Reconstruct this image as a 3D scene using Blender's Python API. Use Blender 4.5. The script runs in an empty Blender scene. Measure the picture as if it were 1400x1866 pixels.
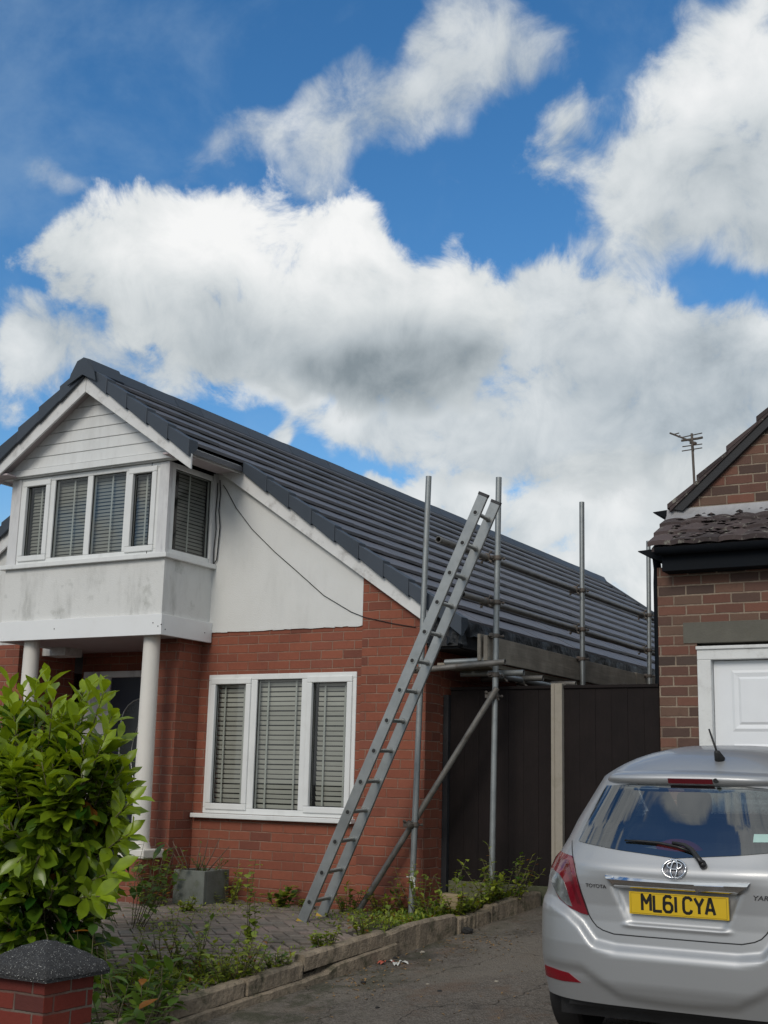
import bpy, math, random
import numpy as np
from mathutils import Vector, Matrix
from mathutils.geometry import delaunay_2d_cdt
rad = math.radians
SCN = bpy.context.scene
COL = SCN.collection
EZ = 1.65                      # eye height above the street; coordinates below are relative to the eye

# ------------------------------------------------------------------ camera
FPX = 2345.57
PITCH, ROLL, YAW = rad(11.862), rad(1.399), rad(29.982)
F_ = Vector((-math.sin(YAW)*math.cos(PITCH), math.cos(YAW)*math.cos(PITCH), math.sin(PITCH)))
r0 = Vector((math.cos(YAW), math.sin(YAW), 0)); u0 = r0.cross(F_)
R_ = math.cos(ROLL)*r0 + math.sin(ROLL)*u0
U_ = -math.sin(ROLL)*r0 + math.cos(ROLL)*u0
cam = bpy.data.cameras.new('camera'); camo = bpy.data.objects.new('camera', cam); COL.objects.link(camo)
camo.matrix_world = Matrix(((R_.x, U_.x, -F_.x, 0), (R_.y, U_.y, -F_.y, 0), (R_.z, U_.z, -F_.z, EZ), (0, 0, 0, 1)))
cam.sensor_fit = 'HORIZONTAL'; cam.sensor_width = 36; cam.lens = 36*FPX/1400
cam.clip_start = .05; cam.clip_end = 2000
SCN.camera = camo

def ray(x, y): return F_ + R_*((x-700)/FPX) - U_*((y-933)/FPX)
def at(x, y, ax, c):
    """survey: where the sight line through a photo point meets a wall plane X=c, Y=c or Z=c"""
    d = ray(x, y); return d*(c/d['XYZ'.index(ax)])

# ------------------------------------------------------------------ node helper
class NT:
    def __init__(s, tree): s.t = tree; tree.nodes.clear()
    def n(s, typ, ins=None, **kw):
        nd = s.t.nodes.new(typ)
        for k, v in kw.items(): setattr(nd, k, v)
        for k, v in (ins or {}).items(): s.put(nd.inputs[k], v)
        return nd
    def put(s, sock, v):
        if isinstance(v, bpy.types.NodeSocket): s.t.links.new(v, sock)
        elif v is not None:
            if isinstance(v, tuple) and len(v) == 3 and sock.type == 'RGBA': v = (*v, 1)
            sock.default_value = v
    def m(s, op, a, b=None, c=None, clamp=False):
        nd = s.t.nodes.new('ShaderNodeMath'); nd.operation = op; nd.use_clamp = clamp
        for i, v in enumerate((a, b, c)):
            if v is not None: s.put(nd.inputs[i], v)
        return nd.outputs[0]
    def v(s, op, a, b=None, out=0):
        nd = s.t.nodes.new('ShaderNodeVectorMath'); nd.operation = op
        s.put(nd.inputs[0], a)
        if b is not None: s.put(nd.inputs[3 if op == 'SCALE' else 1], b)
        return nd.outputs[out]
    def sm(s, x, a, b, lo=0., hi=1.):
        nd = s.t.nodes.new('ShaderNodeMapRange'); nd.interpolation_type = 'SMOOTHSTEP'
        for i, v in enumerate((x, a, b, lo, hi)): s.put(nd.inputs[i], v)
        return nd.outputs[0]
    def mix(s, f, a, b, blend='MIX'):
        nd = s.t.nodes.new('ShaderNodeMix'); nd.data_type = 'RGBA'; nd.blend_type = blend; nd.clamp_factor = True
        s.put(nd.inputs[0], f); s.put(nd.inputs[6], a); s.put(nd.inputs[7], b); return nd.outputs[2]
    def noise(s, vec, scale, detail=4, rough=.55, dist=0., out=0):
        nd = s.n('ShaderNodeTexNoise', {'Vector': vec, 'Scale': scale, 'Detail': detail, 'Roughness': rough, 'Distortion': dist})
        return nd.outputs[out]
    def sep(s, vec):
        nd = s.t.nodes.new('ShaderNodeSeparateXYZ'); s.put(nd.inputs[0], vec); return nd.outputs
    def comb(s, x, y, z):
        nd = s.t.nodes.new('ShaderNodeCombineXYZ')
        for i, v in enumerate((x, y, z)): s.put(nd.inputs[i], v)
        return nd.outputs[0]
    def ramp(s, f, stops):
        nd = s.t.nodes.new('ShaderNodeValToRGB'); s.put(nd.inputs[0], f); e = nd.color_ramp.elements
        while len(e) < len(stops): e.new(.5)
        for el, (p, c) in zip(e, stops): el.position = p; el.color = (*c, 1)
        return nd.outputs[0]

# ------------------------------------------------------------------ sky with clouds (world)
SUN_EL, SUN_AZ = rad(33), rad(178)       # azimuth measured from +Y towards +X
world = bpy.data.worlds.new('World'); SCN.world = world; world.use_nodes = True
W = NT(world.node_tree)
sky = W.n('ShaderNodeTexSky', sky_type='NISHITA', sun_disc=False, sun_elevation=SUN_EL, sun_rotation=SUN_AZ,
          altitude=50, air_density=1.0, dust_density=.6, ozone_density=2.5)
geo = W.n('ShaderNodeTexCoord'); DIR = W.v('NORMALIZE', geo.outputs['Generated'])
warp = W.v('SCALE', W.v('SUBTRACT', W.noise(DIR, 7, 3, .6, out=1), (.5, .5, .5)), .07)
DW = W.v('NORMALIZE', W.v('ADD', DIR, warp))
def blobs(lst, vec):
    tot = None
    for (x, y, r, w) in lst:
        c = ray(x, y).normalized(); rr = r/FPX; k = 1.1/(rr*rr)*2
        d = W.v('DOT_PRODUCT', vec, tuple(c), out=1)
        e = W.m('EXPONENT', W.m('MULTIPLY_ADD', d, k, -k))
        tot = W.m('MULTIPLY_ADD', e, w, tot if tot is not None else 0.)
    return tot
# each cloud bank is a set of puffs: (bearing point in the survey photo, angular radius, weight)
def puffs(txt): return [tuple(float(v) for v in (q.split(',')+['1'])[:4]) for q in txt.split()]
FRONT = puffs("100,455,66 190,440,72 290,425,76 390,415,82 480,450,80 600,447,82 665,480,66 800,508,70 858,560,72 740,590,90 862,625,72 620,580,105 480,560,105 350,530,95 220,520,80,.8 120,510,55,.7 720,645,75 580,640,65,.9 450,610,60,.8 640,680,60 760,690,60 860,670,60 520,670,60,.7 390,640,60,.6 280,600,60,.55")
F_DARK = puffs("430,635,90,.28 530,655,90,.36 630,670,95,.50 730,675,95,.50 830,665,85,.48 895,625,60,.36 680,620,120,.25 380,615,110,.3 200,570,110,.3 90,520,60,.2")
F_BRI = puffs("380,395,85,.55 600,420,90,.55 470,430,90,.4 190,420,80,.35 820,480,60,.45 690,440,50,.35 290,400,60,.3")
BACK = puffs("470,700,38,.9 550,730,46 640,760,55 740,765,70 860,760,95 980,720,110 1000,560,72 1080,560,78 1180,590,72 1130,680,120 1270,660,82 1370,630,68 1380,740,105 1240,790,110 1080,820,95 940,810,60 1330,860,100 505,800,20,.8 250,640,110,.55 100,610,80,.5 30,550,60,.4 350,680,50,.5 "
 "25,650,50 78,672,30,.8 15,610,28,.8 20,750,34,.42 120,745,40,.2")
K_DARK = puffs("1250,700,130,.25 1060,640,100,.2 1110,780,110,.3 1350,790,110,.3 880,770,70,.2 1290,620,60,.2 700,745,50,.2 980,820,60,.2 250,640,120,.3 100,600,90,.3")
K_BRI = puffs("430,685,40,.5 520,720,60,.5 640,750,60,.4 990,700,70,.3 30,640,45,.5 1020,510,50,.2 1370,600,50,.3")
LOW = puffs("630,885,24 700,880,32 780,888,40 880,900,54 990,895,58 1080,895,58 1160,900,54 1260,910,85 1380,890,95 1000,990,85 1130,1010,90 1200,1080,80 850,960,66 740,925,44 1290,1000,100")
L_DARK = puffs("940,960,60,.25 1230,960,90,.25 1300,850,60,.2")
L_BRI = puffs("1060,900,110,.5 1140,880,60,.4 760,880,60,.5 900,885,60,.45 1180,1060,60,.3")
RIGHT = puffs("1370,125,70 1285,115,52,.9 1212,165,44,.9 1250,215,70 1340,230,95 1400,260,105 1178,295,54,.9 1250,310,78 1340,350,85 1125,345,50,.9 1120,405,52,.9 1200,400,56 1395,425,50,.9 1160,455,50,.9 1090,470,60,.8 1180,500,50,.7 1060,290,50,.5 1030,215,56,.46 1000,290,40,.42 1250,25,36,.35 1370,12,46,.5")
R_DARK = puffs("1310,330,90,.22 1390,320,80,.22 1230,420,60,.2 1380,420,60,.35 1040,250,60,.1")
R_BRI = puffs("1370,130,90,.4 1260,190,70,.35 1150,350,60,.2")
UPPER = puffs("855,30,50 920,60,56 980,85,42,.9 795,90,32,.7 865,125,56 800,160,52 740,190,52 650,140,40,.8 600,190,50 556,215,38,.9 660,232,52 600,285,42,.85 755,235,44,.7 825,225,32,.55 560,325,38,.6 520,290,36,.5 450,250,50,.6 390,270,40,.56 500,260,40,.5 590,330,36,.5 70,300,34,.6 112,335,26,.5 330,320,30,.4 290,340,26,.4")
U_DARK = puffs("940,110,50,.15 700,230,60,.22 620,260,60,.18 820,170,50,.12")
U_BRI = puffs("890,60,60,.25 620,180,60,.3 540,240,50,.15 750,150,50,.12")
inview = W.v('DOT_PRODUCT', DIR, tuple(ray(700, 500).normalized()), out=1)
away = W.sm(inview, .86, .78)          # elsewhere in the sky: a general field of cloud, for other views and reflections
gen = W.noise(W.v('MULTIPLY', DIR, (1, 1, 1.6)), 3.4, 4, .55)
n0 = W.noise(DIR, 6.5, 4, .55, .2); n1 = W.noise(DIR, 18, 9, .66, .4)
vUP = (-.010, -.004, .028); vU2 = (-.003, -.001, .008)
n0b = W.noise(W.v('ADD', DIR, vUP), 6.5, 4, .55, .2); n1b = W.noise(W.v('ADD', DIR, vU2), 18, 9, .66, .4)
def pleat(v, sc): return W.m('ABSOLUTE', W.m('MULTIPLY_ADD', W.noise(v, sc, 1, .4, .1), 2., -1.))
p1 = W.m('MULTIPLY_ADD', pleat(DW, 34.), .5, pleat(DW, 15.))
edge_n = W.m('ADD', W.m('MULTIPLY', W.m('SUBTRACT', n0, .5), .6), W.m('ADD', W.m('MULTIPLY', W.m('SUBTRACT', n1, .5), 1.5), W.m('MULTIPLY', W.m('SUBTRACT', p1, .26), .38)))
relief = W.m('ADD', W.m('MULTIPLY', W.m('SUBTRACT', n0, n0b), .8), W.m('ADD', W.m('MULTIPLY', W.m('SUBTRACT', n1, n1b), .20), W.m('MULTIPLY', W.m('SUBTRACT', p1, .26), .13)))
relief = W.m('ADD', relief, W.m('MULTIPLY', W.m('SUBTRACT', n1, .5), .07))
def bank(col, F, Dk, Br, lo, hi, lum0, softk=.0, opac=.97, extra=None, rel=1.):
    f = W.m('SUBTRACT', 1., W.m('EXPONENT', W.m('MULTIPLY', blobs(F, DW), -1.85)))
    if extra is not None: f = W.m('ADD', f, extra)
    dk = blobs(Dk, DW); de = W.m('ADD', f, edge_n)
    al = W.sm(de, W.m('MULTIPLY_ADD', dk, -.10, lo), W.m('MULTIPLY_ADD', dk, softk, hi))
    core = W.sm(de, lo, lo+.9)
    lum = W.m('ADD', W.m('MULTIPLY_ADD', blobs(Br, DW), .30, lum0), W.m('MULTIPLY_ADD', dk, -.56, W.m('MULTIPLY', relief, rel)))
    lum = W.m('MULTIPLY_ADD', core, .10, W.m('SUBTRACT', lum, .05))
    cc = W.ramp(lum, [(0, (.13, .165, .195)), (.25, (.25, .295, .325)), (.5, (.47, .52, .55)), (.75, (.70, .735, .745)), (1, (.93, .935, .93))])
    return W.mix(W.m('MULTIPLY', al, opac), col, cc)
# the clear blue, as the phone recorded it, driven by the physical sky
skyc = W.v('SCALE', sky.outputs[0], .132)
hsv = W.n('ShaderNodeHueSaturation', {'Color': skyc, 'Saturation': 1.3, 'Value': 1.0})
thin = W.sm(W.noise(DIR, 6, 6, .62, .3), .45, .78, 0., .25)
final = W.mix(thin, hsv.outputs[0], (.42, .56, .70))
zc = W.sep(DIR)[2]
final = W.mix(W.sm(zc, .22, .02, 0., .8), final, (.38, .46, .54))
final = bank(final, LOW, L_DARK, L_BRI, .36, .70, .73)
final = bank(final, BACK, K_DARK, K_BRI, .30, .78, .69, .15, .95, W.m('MULTIPLY', away, W.sm(gen, .32, .52)))
final = bank(final, RIGHT, R_DARK, R_BRI, .28, .95, .68, .2, .96)
final = bank(final, UPPER, U_DARK, U_BRI, .22, 1.15, .62, .0, .90, rel=.8)
final = bank(final, FRONT, F_DARK, F_BRI, .36, .74, .78, .08, .99, rel=.8)
final = W.mix(W.sm(zc, .01, -.04), final, (.09, .085, .08))
bg = W.n('ShaderNodeBackground', {'Color': final, 'Strength': 1.0})
wo = W.n('ShaderNodeOutputWorld', {'Surface': bg.outputs[0]})
world.cycles.sampling_method = 'MANUAL'; world.cycles.sample_map_resolution = 512

sl = bpy.data.lights.new('sun', 'SUN'); sl.energy = 1.55; sl.angle = rad(24); sl.color = (1, .93, .83)
so = bpy.data.objects.new('sun', sl); COL.objects.link(so)
so.rotation_euler = Vector((math.sin(SUN_AZ)*math.cos(SUN_EL), math.cos(SUN_AZ)*math.cos(SUN_EL), math.sin(SUN_EL))).to_track_quat('Z', 'Y').to_euler()
so.location = (0, 0, 30)
vs = SCN.view_settings; vs.view_transform = 'Standard'; vs.look = 'None'; vs.exposure = 0; vs.gamma = 1; vs.use_curve_mapping = False
SCN.cycles.max_bounces = 6; SCN.cycles.transparent_max_bounces = 12; SCN.cycles.use_denoising = True

# ------------------------------------------------------------------ materials
MATS = {}
def new_mat(name):
    m = bpy.data.materials.new(name); m.use_nodes = True; MATS[name] = m; return m, NT(m.node_tree)
def finish(t, col, rough=.7, metal=0., bump=None, dist=.01, bstr=1., spec=.5, coat=0., extra=None):
    ins = {'Base Color': col, 'Roughness': rough, 'Metallic': metal, 'Specular IOR Level': spec, 'Coat Weight': coat}
    b = t.n('ShaderNodeBsdfPrincipled', ins)
    if coat: b.inputs['Coat Roughness'].default_value = .05
    if bump is not None:
        bp = t.n('ShaderNodeBump', {'Height': bump, 'Distance': dist, 'Strength': bstr}); t.put(b.inputs['Normal'], bp.outputs[0])
    t.n('ShaderNodeOutputMaterial', {'Surface': b.outputs[0]}); return b
def pos(t): return t.n('ShaderNodeNewGeometry').outputs['Position']
def attr(t, name='tone'): return t.n('ShaderNodeAttribute', attribute_name=name).outputs['Fac']

def simple(name, col, rough=.6, metal=0., var=.15, scale=6, bump=.3, bscale=60, bdist=.004, spec=.5, coat=0., dirt=None, dirt_amt=.5, dscale=3., streak=False):
    m, t = new_mat(name); p = pos(t)
    n = t.noise(p, scale, 5, .6)
    f = t.m('MULTIPLY_ADD', t.m('SUBTRACT', n, .5), 2*var*2, 1.)
    c = t.v('SCALE', col, f)
    if dirt is not None:
        q = t.v('MULTIPLY', p, (1, 1, .22)) if streak else p
        d = t.sm(t.noise(q, dscale, 8, .68), .48, .72)
        c = t.mix(t.m('MULTIPLY', d, dirt_amt), c, dirt)
    rr = t.m('ADD', rough, t.m('MULTIPLY', t.m('SUBTRACT', n, .5), .25))
    finish(t, c, rr, metal, t.noise(p, bscale, 4, .6), bdist, bump, spec, coat)
    return m

def brick(name, stops, mortar, w, h, uo=0., vo=0., wear=.3, jx=.010, mort_low=.0045, seed=0., rowhalf=.5, bumpd=.012, moss=None):
    m, t = new_mat(name); g = t.n('ShaderNodeNewGeometry'); p = g.outputs['Position']; N = t.sep(g.outputs['True Normal'])
    x, y, z = t.sep(p)
    wob = t.sep(t.v('SCALE', t.v('SUBTRACT', t.noise(p, 5, 3, .6, out=1), (.5, .5, .5)), .012))
    side = t.m('GREATER_THAN', t.m('ABSOLUTE', N[0]), .6)
    u = t.m('ADD', t.m('ADD', x, wob[0]), uo); us = t.m('ADD', t.m('ADD', y, wob[1]), uo+.06)
    u = t.m('ADD', t.m('MULTIPLY', t.m('SUBTRACT', us, u), side), u)
    v = t.m('DIVIDE', t.m('ADD', t.m('ADD', z, wob[2]), 20+vo), h)
    row = t.m('FLOOR', v); fv = t.m('SUBTRACT', v, row)
    uu = t.m('ADD', t.m('DIVIDE', t.m('ADD', u, 30), w), t.m('MULTIPLY', t.m('MODULO', row, 2.), rowhalf))
    jit = t.n('ShaderNodeTexWhiteNoise', {'W': t.m('ADD', row, seed)}, noise_dimensions='1D').outputs[0]
    uu = t.m('ADD', uu, t.m('MULTIPLY', t.m('SUBTRACT', jit, .5), .10))
    colm = t.m('FLOOR', uu); fu = t.m('SUBTRACT', uu, colm)
    rnd = t.n('ShaderNodeTexWhiteNoise', {'Vector': t.comb(colm, row, seed)}, noise_dimensions='3D').outputs[0]
    du = t.m('MULTIPLY', t.m('MINIMUM', fu, t.m('SUBTRACT', 1., fu)), w)
    dv = t.m('MULTIPLY', t.m('MINIMUM', fv, t.m('SUBTRACT', 1., fv)), h)
    fine = t.noise(p, 60, 5, .65)
    d = t.m('ADD', t.m('MINIMUM', du, dv), t.m('MULTIPLY', t.m('SUBTRACT', fine, .5), .008))
    mask = t.sm(d, mort_low-.0015, mort_low+.0025)
    c = t.ramp(rnd, stops)
    big = t.noise(p, 1.3, 5, .6); mid = t.noise(p, 22, 5, .7)
    f = t.m('ADD', .62, t.m('ADD', t.m('MULTIPLY', big, .45), t.m('MULTIPLY', mid, .32)))
    c = t.v('SCALE', c, f)
    c = t.mix(t.m('MULTIPLY', t.sm(t.noise(p, 9, 8, .75), .55, .75), wear), c, tuple(a*.55 for a in stops[0][1]))
    mc = t.v('SCALE', mortar, t.m('ADD', .5, t.noise(p, 14, 5, .7)))
    # joints smeared over with brick dust and soot in places
    lost = t.sm(t.noise(p, 2.2, 5, .6), .40, .62)
    mc = t.mix(t.m('MULTIPLY', lost, .55), mc, t.v('SCALE', c, .8))
    col = t.mix(mask, mc, c)
    if moss:
        mm = t.m('MULTIPLY', t.sm(t.noise(p, 6, 8, .7), .5, .68), t.sm(z, EZ-1.05, EZ-.75, .8, 0.))
        col = t.mix(mm, col, moss)
    hgt = t.m('ADD', mask, t.m('MULTIPLY', fine, .35))
    finish(t, col, t.m('SUBTRACT', .95, t.m('MULTIPLY', mask, .12)), 0, hgt, bumpd, .7, .3)
    return m

RED = [(0, (.160, .056, .038)), (.15, (.205, .066, .041)), (.5, (.235, .075, .045)), (.85, (.255, .084, .050)), (1, (.205, .070, .047))]
brick('red_brick', RED, (.27, .165, .12), .243, .0847, uo=.02, vo=.012, wear=.25, mort_low=.0044, seed=3)
brick('pier_brick', RED, (.27, .165, .12), .243, .0847, uo=.125, vo=.0, wear=.25, mort_low=.0044, seed=9)
brick('neighbour_brick', [(0, (.060, .042, .035)), (.25, (.105, .058, .045)), (.5, (.15, .066, .047)), (.7, (.125, .082, .060)), (.85, (.17, .075, .052)), (1, (.075, .055, .046))], (.26, .205, .155), .243, .0847, uo=.0, vo=.035, wear=.5, mort_low=.006, seed=21)
brick('pillar_brick', [(0, (.085, .020, .015)), (.4, (.145, .024, .017)), (.8, (.18, .034, .02)), (1, (.09, .025, .02))], (.15, .13, .105), .240, .0865, uo=.03, vo=.01, wear=.35, mort_low=.0055, seed=33)

def render_mat():
    m, t = new_mat('render_plaster'); p = pos(t); x, y, z = t.sep(p)
    c = t.mix(t.noise(p, 2.5, 6, .6), (.60, .60, .58), (.69, .695, .68))
    st = t.sm(t.noise(t.v('MULTIPLY', p, (1.6, 1.6, .5)), 2.3, 8, .7), .46, .74)
    lowb = t.sm(z, EZ+2.15, EZ+1.5); isbay = t.sm(x, -7.80, -7.86)   # the bay apron is grimier than the gable
    amt = t.m('MULTIPLY', st, t.m('ADD', .12, t.m('MULTIPLY', isbay, t.m('ADD', .15, t.m('MULTIPLY', lowb, .35)))))
    c = t.mix(amt, c, (.21, .215, .195))
    patch = t.sm(t.noise(t.v('MULTIPLY', p, (1, 1, 1)), 4.5, 5, .65), .56, .72)
    c = t.mix(t.m('MULTIPLY', patch, t.m('MULTIPLY', isbay, .45)), c, (.28, .29, .26))
    finish(t, c, .85, 0, t.m('ADD', t.noise(p, 90, 3, .6), t.m('MULTIPLY', t.noise(p, 7, 4), .8)), .006, .5, .3)
render_mat()
simple('upvc', (.70, .71, .70), .35, var=.04, bump=.05, dirt=(.30, .29, .27), dirt_amt=.22, dscale=5, streak=True)
simple('upvc_old', (.60, .60, .60), .5, var=.06, bump=.1, dirt=(.20, .19, .21), dirt_amt=.6, dscale=6, streak=True)
simple('white_board', (.66, .66, .65), .45, var=.05, bump=.1, dirt=(.22, .20, .18), dirt_amt=.5, dscale=7)
simple('porch_fascia', (.74, .75, .75), .35, var=.02, bump=.04, dirt=(.4, .38, .35), dirt_amt=.15)
simple('soffit', (.44, .38, .39), .7, var=.1)
simple('column_paint', (.66, .63, .58), .6, var=.06, bump=.3, dirt=(.42, .46, .42), dirt_amt=.4, dscale=3)
simple('blind_lower', (.52, .51, .475), .55, var=.05)
simple('blind_upper', (.25, .25, .235), .6, var=.08)
simple('blind_tape', (.42, .43, .41), .7)
simple('room_shade', (.02, .022, .022), .9)
simple('navy_door', (.008, .011, .022), .45, var=.1, bump=.05)
simple('door_lead', (.45, .45, .43), .3, metal=.7)
simple('door_glass', (.022, .027, .027), .25, var=.1, bump=.15, bscale=35)
simple('galvanised', (.29, .31, .31), .45, metal=.6, var=.25, scale=9, bump=.2, dirt=(.17, .16, .15), dirt_amt=.6, dscale=9)
simple('old_tube', (.20, .19, .175), .55, metal=.55, var=.3, scale=9, bump=.3, dirt=(.10, .075, .055), dirt_amt=.6, dscale=10)
simple('coupler_steel', (.13, .115, .10), .6, metal=.6, var=.4, scale=20, bump=.4, dirt=(.12, .05, .03), dirt_amt=.5, dscale=20)
simple('aluminium', (.31, .325, .325), .42, metal=.55, var=.12, scale=5, bump=.15, bscale=40, dirt=(.22, .23, .22), dirt_amt=.55, dscale=6)
simple('rung_metal', (.32, .33, .32), .38, metal=.7, var=.12, bump=.2)
simple('rung_hole', (.02, .02, .02), .8)
simple('yellow_rubber', (.55, .36, .05), .6)
simple('membrane', (.010, .014, .020), .5, var=.2, bump=.5, bscale=14, bdist=.03)
simple('dark_timber_and_shade', (.018, .019, .022), .7, var=.3)
simple('black_plastic', (.005, .007, .010), .75, var=.2, bump=.15, spec=.15)
simple('black_rubber', (.012, .012, .013), .6)
simple('lead', (.30, .30, .31), .55, metal=.2, var=.2, bump=.4, bscale=20, bdist=.01)
simple('concrete', (.115, .115, .070), .9, var=.4, bump=.8, bscale=50, dirt=(.04, .055, .018), dirt_amt=.9, dscale=4)
simple('kerb_concrete', (.23, .185, .135), .95, var=.4, scale=9, bump=1., bscale=45, bdist=.014, dirt=(.055, .055, .030), dirt_amt=.95, dscale=7)
simple('post_concrete', (.30, .27, .225), .9, var=.15, bump=.6, bscale=40, dirt=(.16, .15, .11), dirt_amt=.5, dscale=6)
simple('lintel_concrete', (.115, .11, .092), .95, var=.12, scale=9, bump=.7, bscale=60, dirt=(.09, .085, .065), dirt_amt=.5, dscale=5)
simple('planter_stone', (.135, .145, .13), .9, var=.25, bump=.7, dirt=(.06, .07, .03), dirt_amt=.6, dscale=7)
simple('garage_white', (.74, .76, .78), .35, var=.02, bump=.02)
simple('garage_frame', (.66, .67, .66), .45, var=.05, dirt=(.3, .29, .27), dirt_amt=.4, dscale=8)
simple('soil', (.045, .036, .026), 1., var=.4, bump=1., bscale=30, bdist=.03)
simple('stone_block', (.26, .20, .12), .9, var=.25, bump=.8)
simple('dead_leaf', (.22, .13, .05), .8, var=.3)
simple('white_litter', (.55, .55, .52), .6)
simple('red_litter', (.45, .10, .06), .6)
simple('charcoal', (.02, .02, .02), .9)
simple('stem_bark', (.10, .085, .045), .8, var=.3)
simple('dry_twig', (.13, .085, .06), .9, var=.3)

def wood(name, c1, c2, axis, rough=.85):
    m, t = new_mat(name); p = pos(t)
    sc = [14, 14, 14]; sc['XYZ'.index(axis)] = .9
    n = t.noise(t.v('MULTIPLY', p, tuple(sc)), 2.2, 8, .7)
    c = t.mix(n, c1, c2); k = t.sm(t.noise(p, 4, 5, .6), .3, .8, .65, 1.1)
    finish(t, t.v('SCALE', c, k), rough, 0, n, .008, .6, .3)
wood('scaffold_timber', (.24, .205, .165), (.42, .375, .305), 'Y')
wood('fence_timber', (.0085, .0054, .0052), (.0145, .0094, .0090), 'Z')

def tile_mat(name, a, b, lich=None, rough=.42):
    m, t = new_mat(name); p = pos(t); at_ = attr(t)
    c = t.mix(at_, a, b)
    n = t.noise(p, 3, 6, .65); c = t.v('SCALE', c, t.m('ADD', .7, t.m('MULTIPLY', n, .6)))
    if lich: c = t.mix(t.sm(t.noise(p, 16, 6, .7), .56, .66), c, lich)
    d = t.sm(t.noise(p, 9, 7, .7), .62, .8); c = t.mix(t.m('MULTIPLY', d, .25), c, (.20, .20, .19))
    finish(t, c, t.m('ADD', rough, t.m('MULTIPLY', n, .2)), 0, t.noise(p, 120, 3, .6), .003, .5, .5)
tile_mat('slate_tile', (.072, .074, .082), (.108, .102, .114))
tile_mat('verge_plastic', (.026, .037, .052), (.040, .052, .070), rough=.45)
tile_mat('old_tile', (.040, .030, .030), (.085, .062, .060), lich=(.21, .20, .17), rough=.8)

def glass_mat(name, tint, refl=1.0, rough=.01, k=1.5):
    m, t = new_mat(name)
    g = t.n('ShaderNodeNewGeometry'); cs = t.m('ABSOLUTE', t.v('DOT_PRODUCT', g.outputs['Normal'], g.outputs['Incoming'], out=1))
    fr = t.m('MULTIPLY_ADD', t.m('POWER', t.m('SUBTRACT', 1., cs), 5.), .95, .05)
    tr = t.n('ShaderNodeBsdfTransparent', {'Color': tint}); gl = t.n('ShaderNodeBsdfGlossy', {'Color': (refl,)*3, 'Roughness': rough})
    mx = t.n('ShaderNodeMixShader', {0: t.m('MINIMUM', t.m('MULTIPLY', fr, k), 1.), 1: tr.outputs[0], 2: gl.outputs[0]})
    t.n('ShaderNodeOutputMaterial', {'Surface': mx.outputs[0]})
glass_mat('window_glass', (.84, .86, .83), .8)
glass_mat('car_glass', (.42, .47, .47), 1.0, k=3.4)

def paving_mat():
    m, t = new_mat('block_paving'); p = pos(t)
    c = t.ramp(attr(t), [(0, (.17, .142, .120)), (.4, (.235, .20, .168)), (.75, (.26, .20, .172)), (1, (.20, .18, .155))])
    n = t.noise(p, 30, 6, .7); c = t.v('SCALE', c, t.m('ADD', .6, t.m('MULTIPLY', n, .75)))
    c = t.mix(t.sm(t.noise(p, 3, 7, .7), .5, .72, 0, .55), c, (.055, .06, .035))
    finish(t, c, .9, 0, n, .006, .6, .3)
paving_mat()
def drive_mat():
    m, t = new_mat('old_tarmac'); p = pos(t)
    ag = t.n('ShaderNodeTexVoronoi', {'Vector': p, 'Scale': 75.}); a = ag.outputs['Distance']
    rc = t.n('ShaderNodeSeparateColor', {0: ag.outputs['Color']}).outputs[0]
    c = t.mix(rc, (.090, .078, .066), (.165, .145, .125))
    c = t.mix(t.sm(rc, .985, .998), c, (.15, .14, .125))
    n = t.noise(p, 1.6, 7, .65); c = t.v('SCALE', c, t.m('ADD', .55, t.m('MULTIPLY', n, .9)))
    c = t.mix(t.sm(t.noise(p, 2.3, 6, .7), .50, .64, 0, .75), c, (.135, .098, .074))
    c = t.mix(t.sm(t.noise(t.v('ADD', p, (7, 3, 0)), 1.1, 5, .6), .48, .60, 0, .65), c, (.17, .15, .125))
    c = t.mix(t.sm(t.noise(t.v('ADD', p, (2, 9, 0)), 1.9, 7, .7), .54, .66, 0, .7), c, (.048, .042, .036))
    c = t.mix(t.m('MULTIPLY', t.sm(t.sep(p)[0], -4.0, -4.9), t.sm(t.noise(p, 5, 7, .7), .42, .62, 0, .75)), c, (.045, .048, .028))
    wv = t.v('ADD', p, t.v('SCALE', t.v('SUBTRACT', t.noise(p, 3, 4, .6, out=1), (.5, .5, .5)), .35))
    cr = t.n('ShaderNodeTexVoronoi', {'Vector': wv, 'Scale': .9}, feature='DISTANCE_TO_EDGE').outputs[0]
    crack = t.sm(t.m('ADD', cr, t.m('MULTIPLY', t.noise(p, 40, 4, .7), .012)), .013, .005)
    c = t.mix(t.m('MULTIPLY', crack, t.sm(t.noise(p, 1.7, 3), .46, .62, 0, .75)), c, (.020, .018, .015))
    finish(t, c, .92, 0, t.m('SUBTRACT', t.m('ADD', t.m('MULTIPLY', a, 1.), t.m('MULTIPLY', t.noise(p, 9, 5, .7), 1.5)), t.m('MULTIPLY', crack, 1.)), .012, .8, .25)
drive_mat()
simple('ground_earth', (.075, .07, .06), .95, var=.3, scale=1, bump=.6)
def cap_mat():
    m, t = new_mat('granite_cap'); p = pos(t)
    vo = t.n('ShaderNodeTexVoronoi', {'Vector': p, 'Scale': 260.}); rc = t.n('ShaderNodeSeparateColor', {0: vo.outputs['Color']}).outputs[1]
    c = t.mix(rc, (.022, .022, .024), (.085, .085, .085)); c = t.mix(t.sm(rc, .955, .985), c, (.5, .5, .47))
    n = t.noise(p, 22, 6, .7); c = t.v('SCALE', c, t.m('ADD', .5, n))
    finish(t, c, .85, 0, t.m('ADD', n, t.m('MULTIPLY', vo.outputs['Distance'], .6)), .012, 1., .4)
cap_mat()
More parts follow.
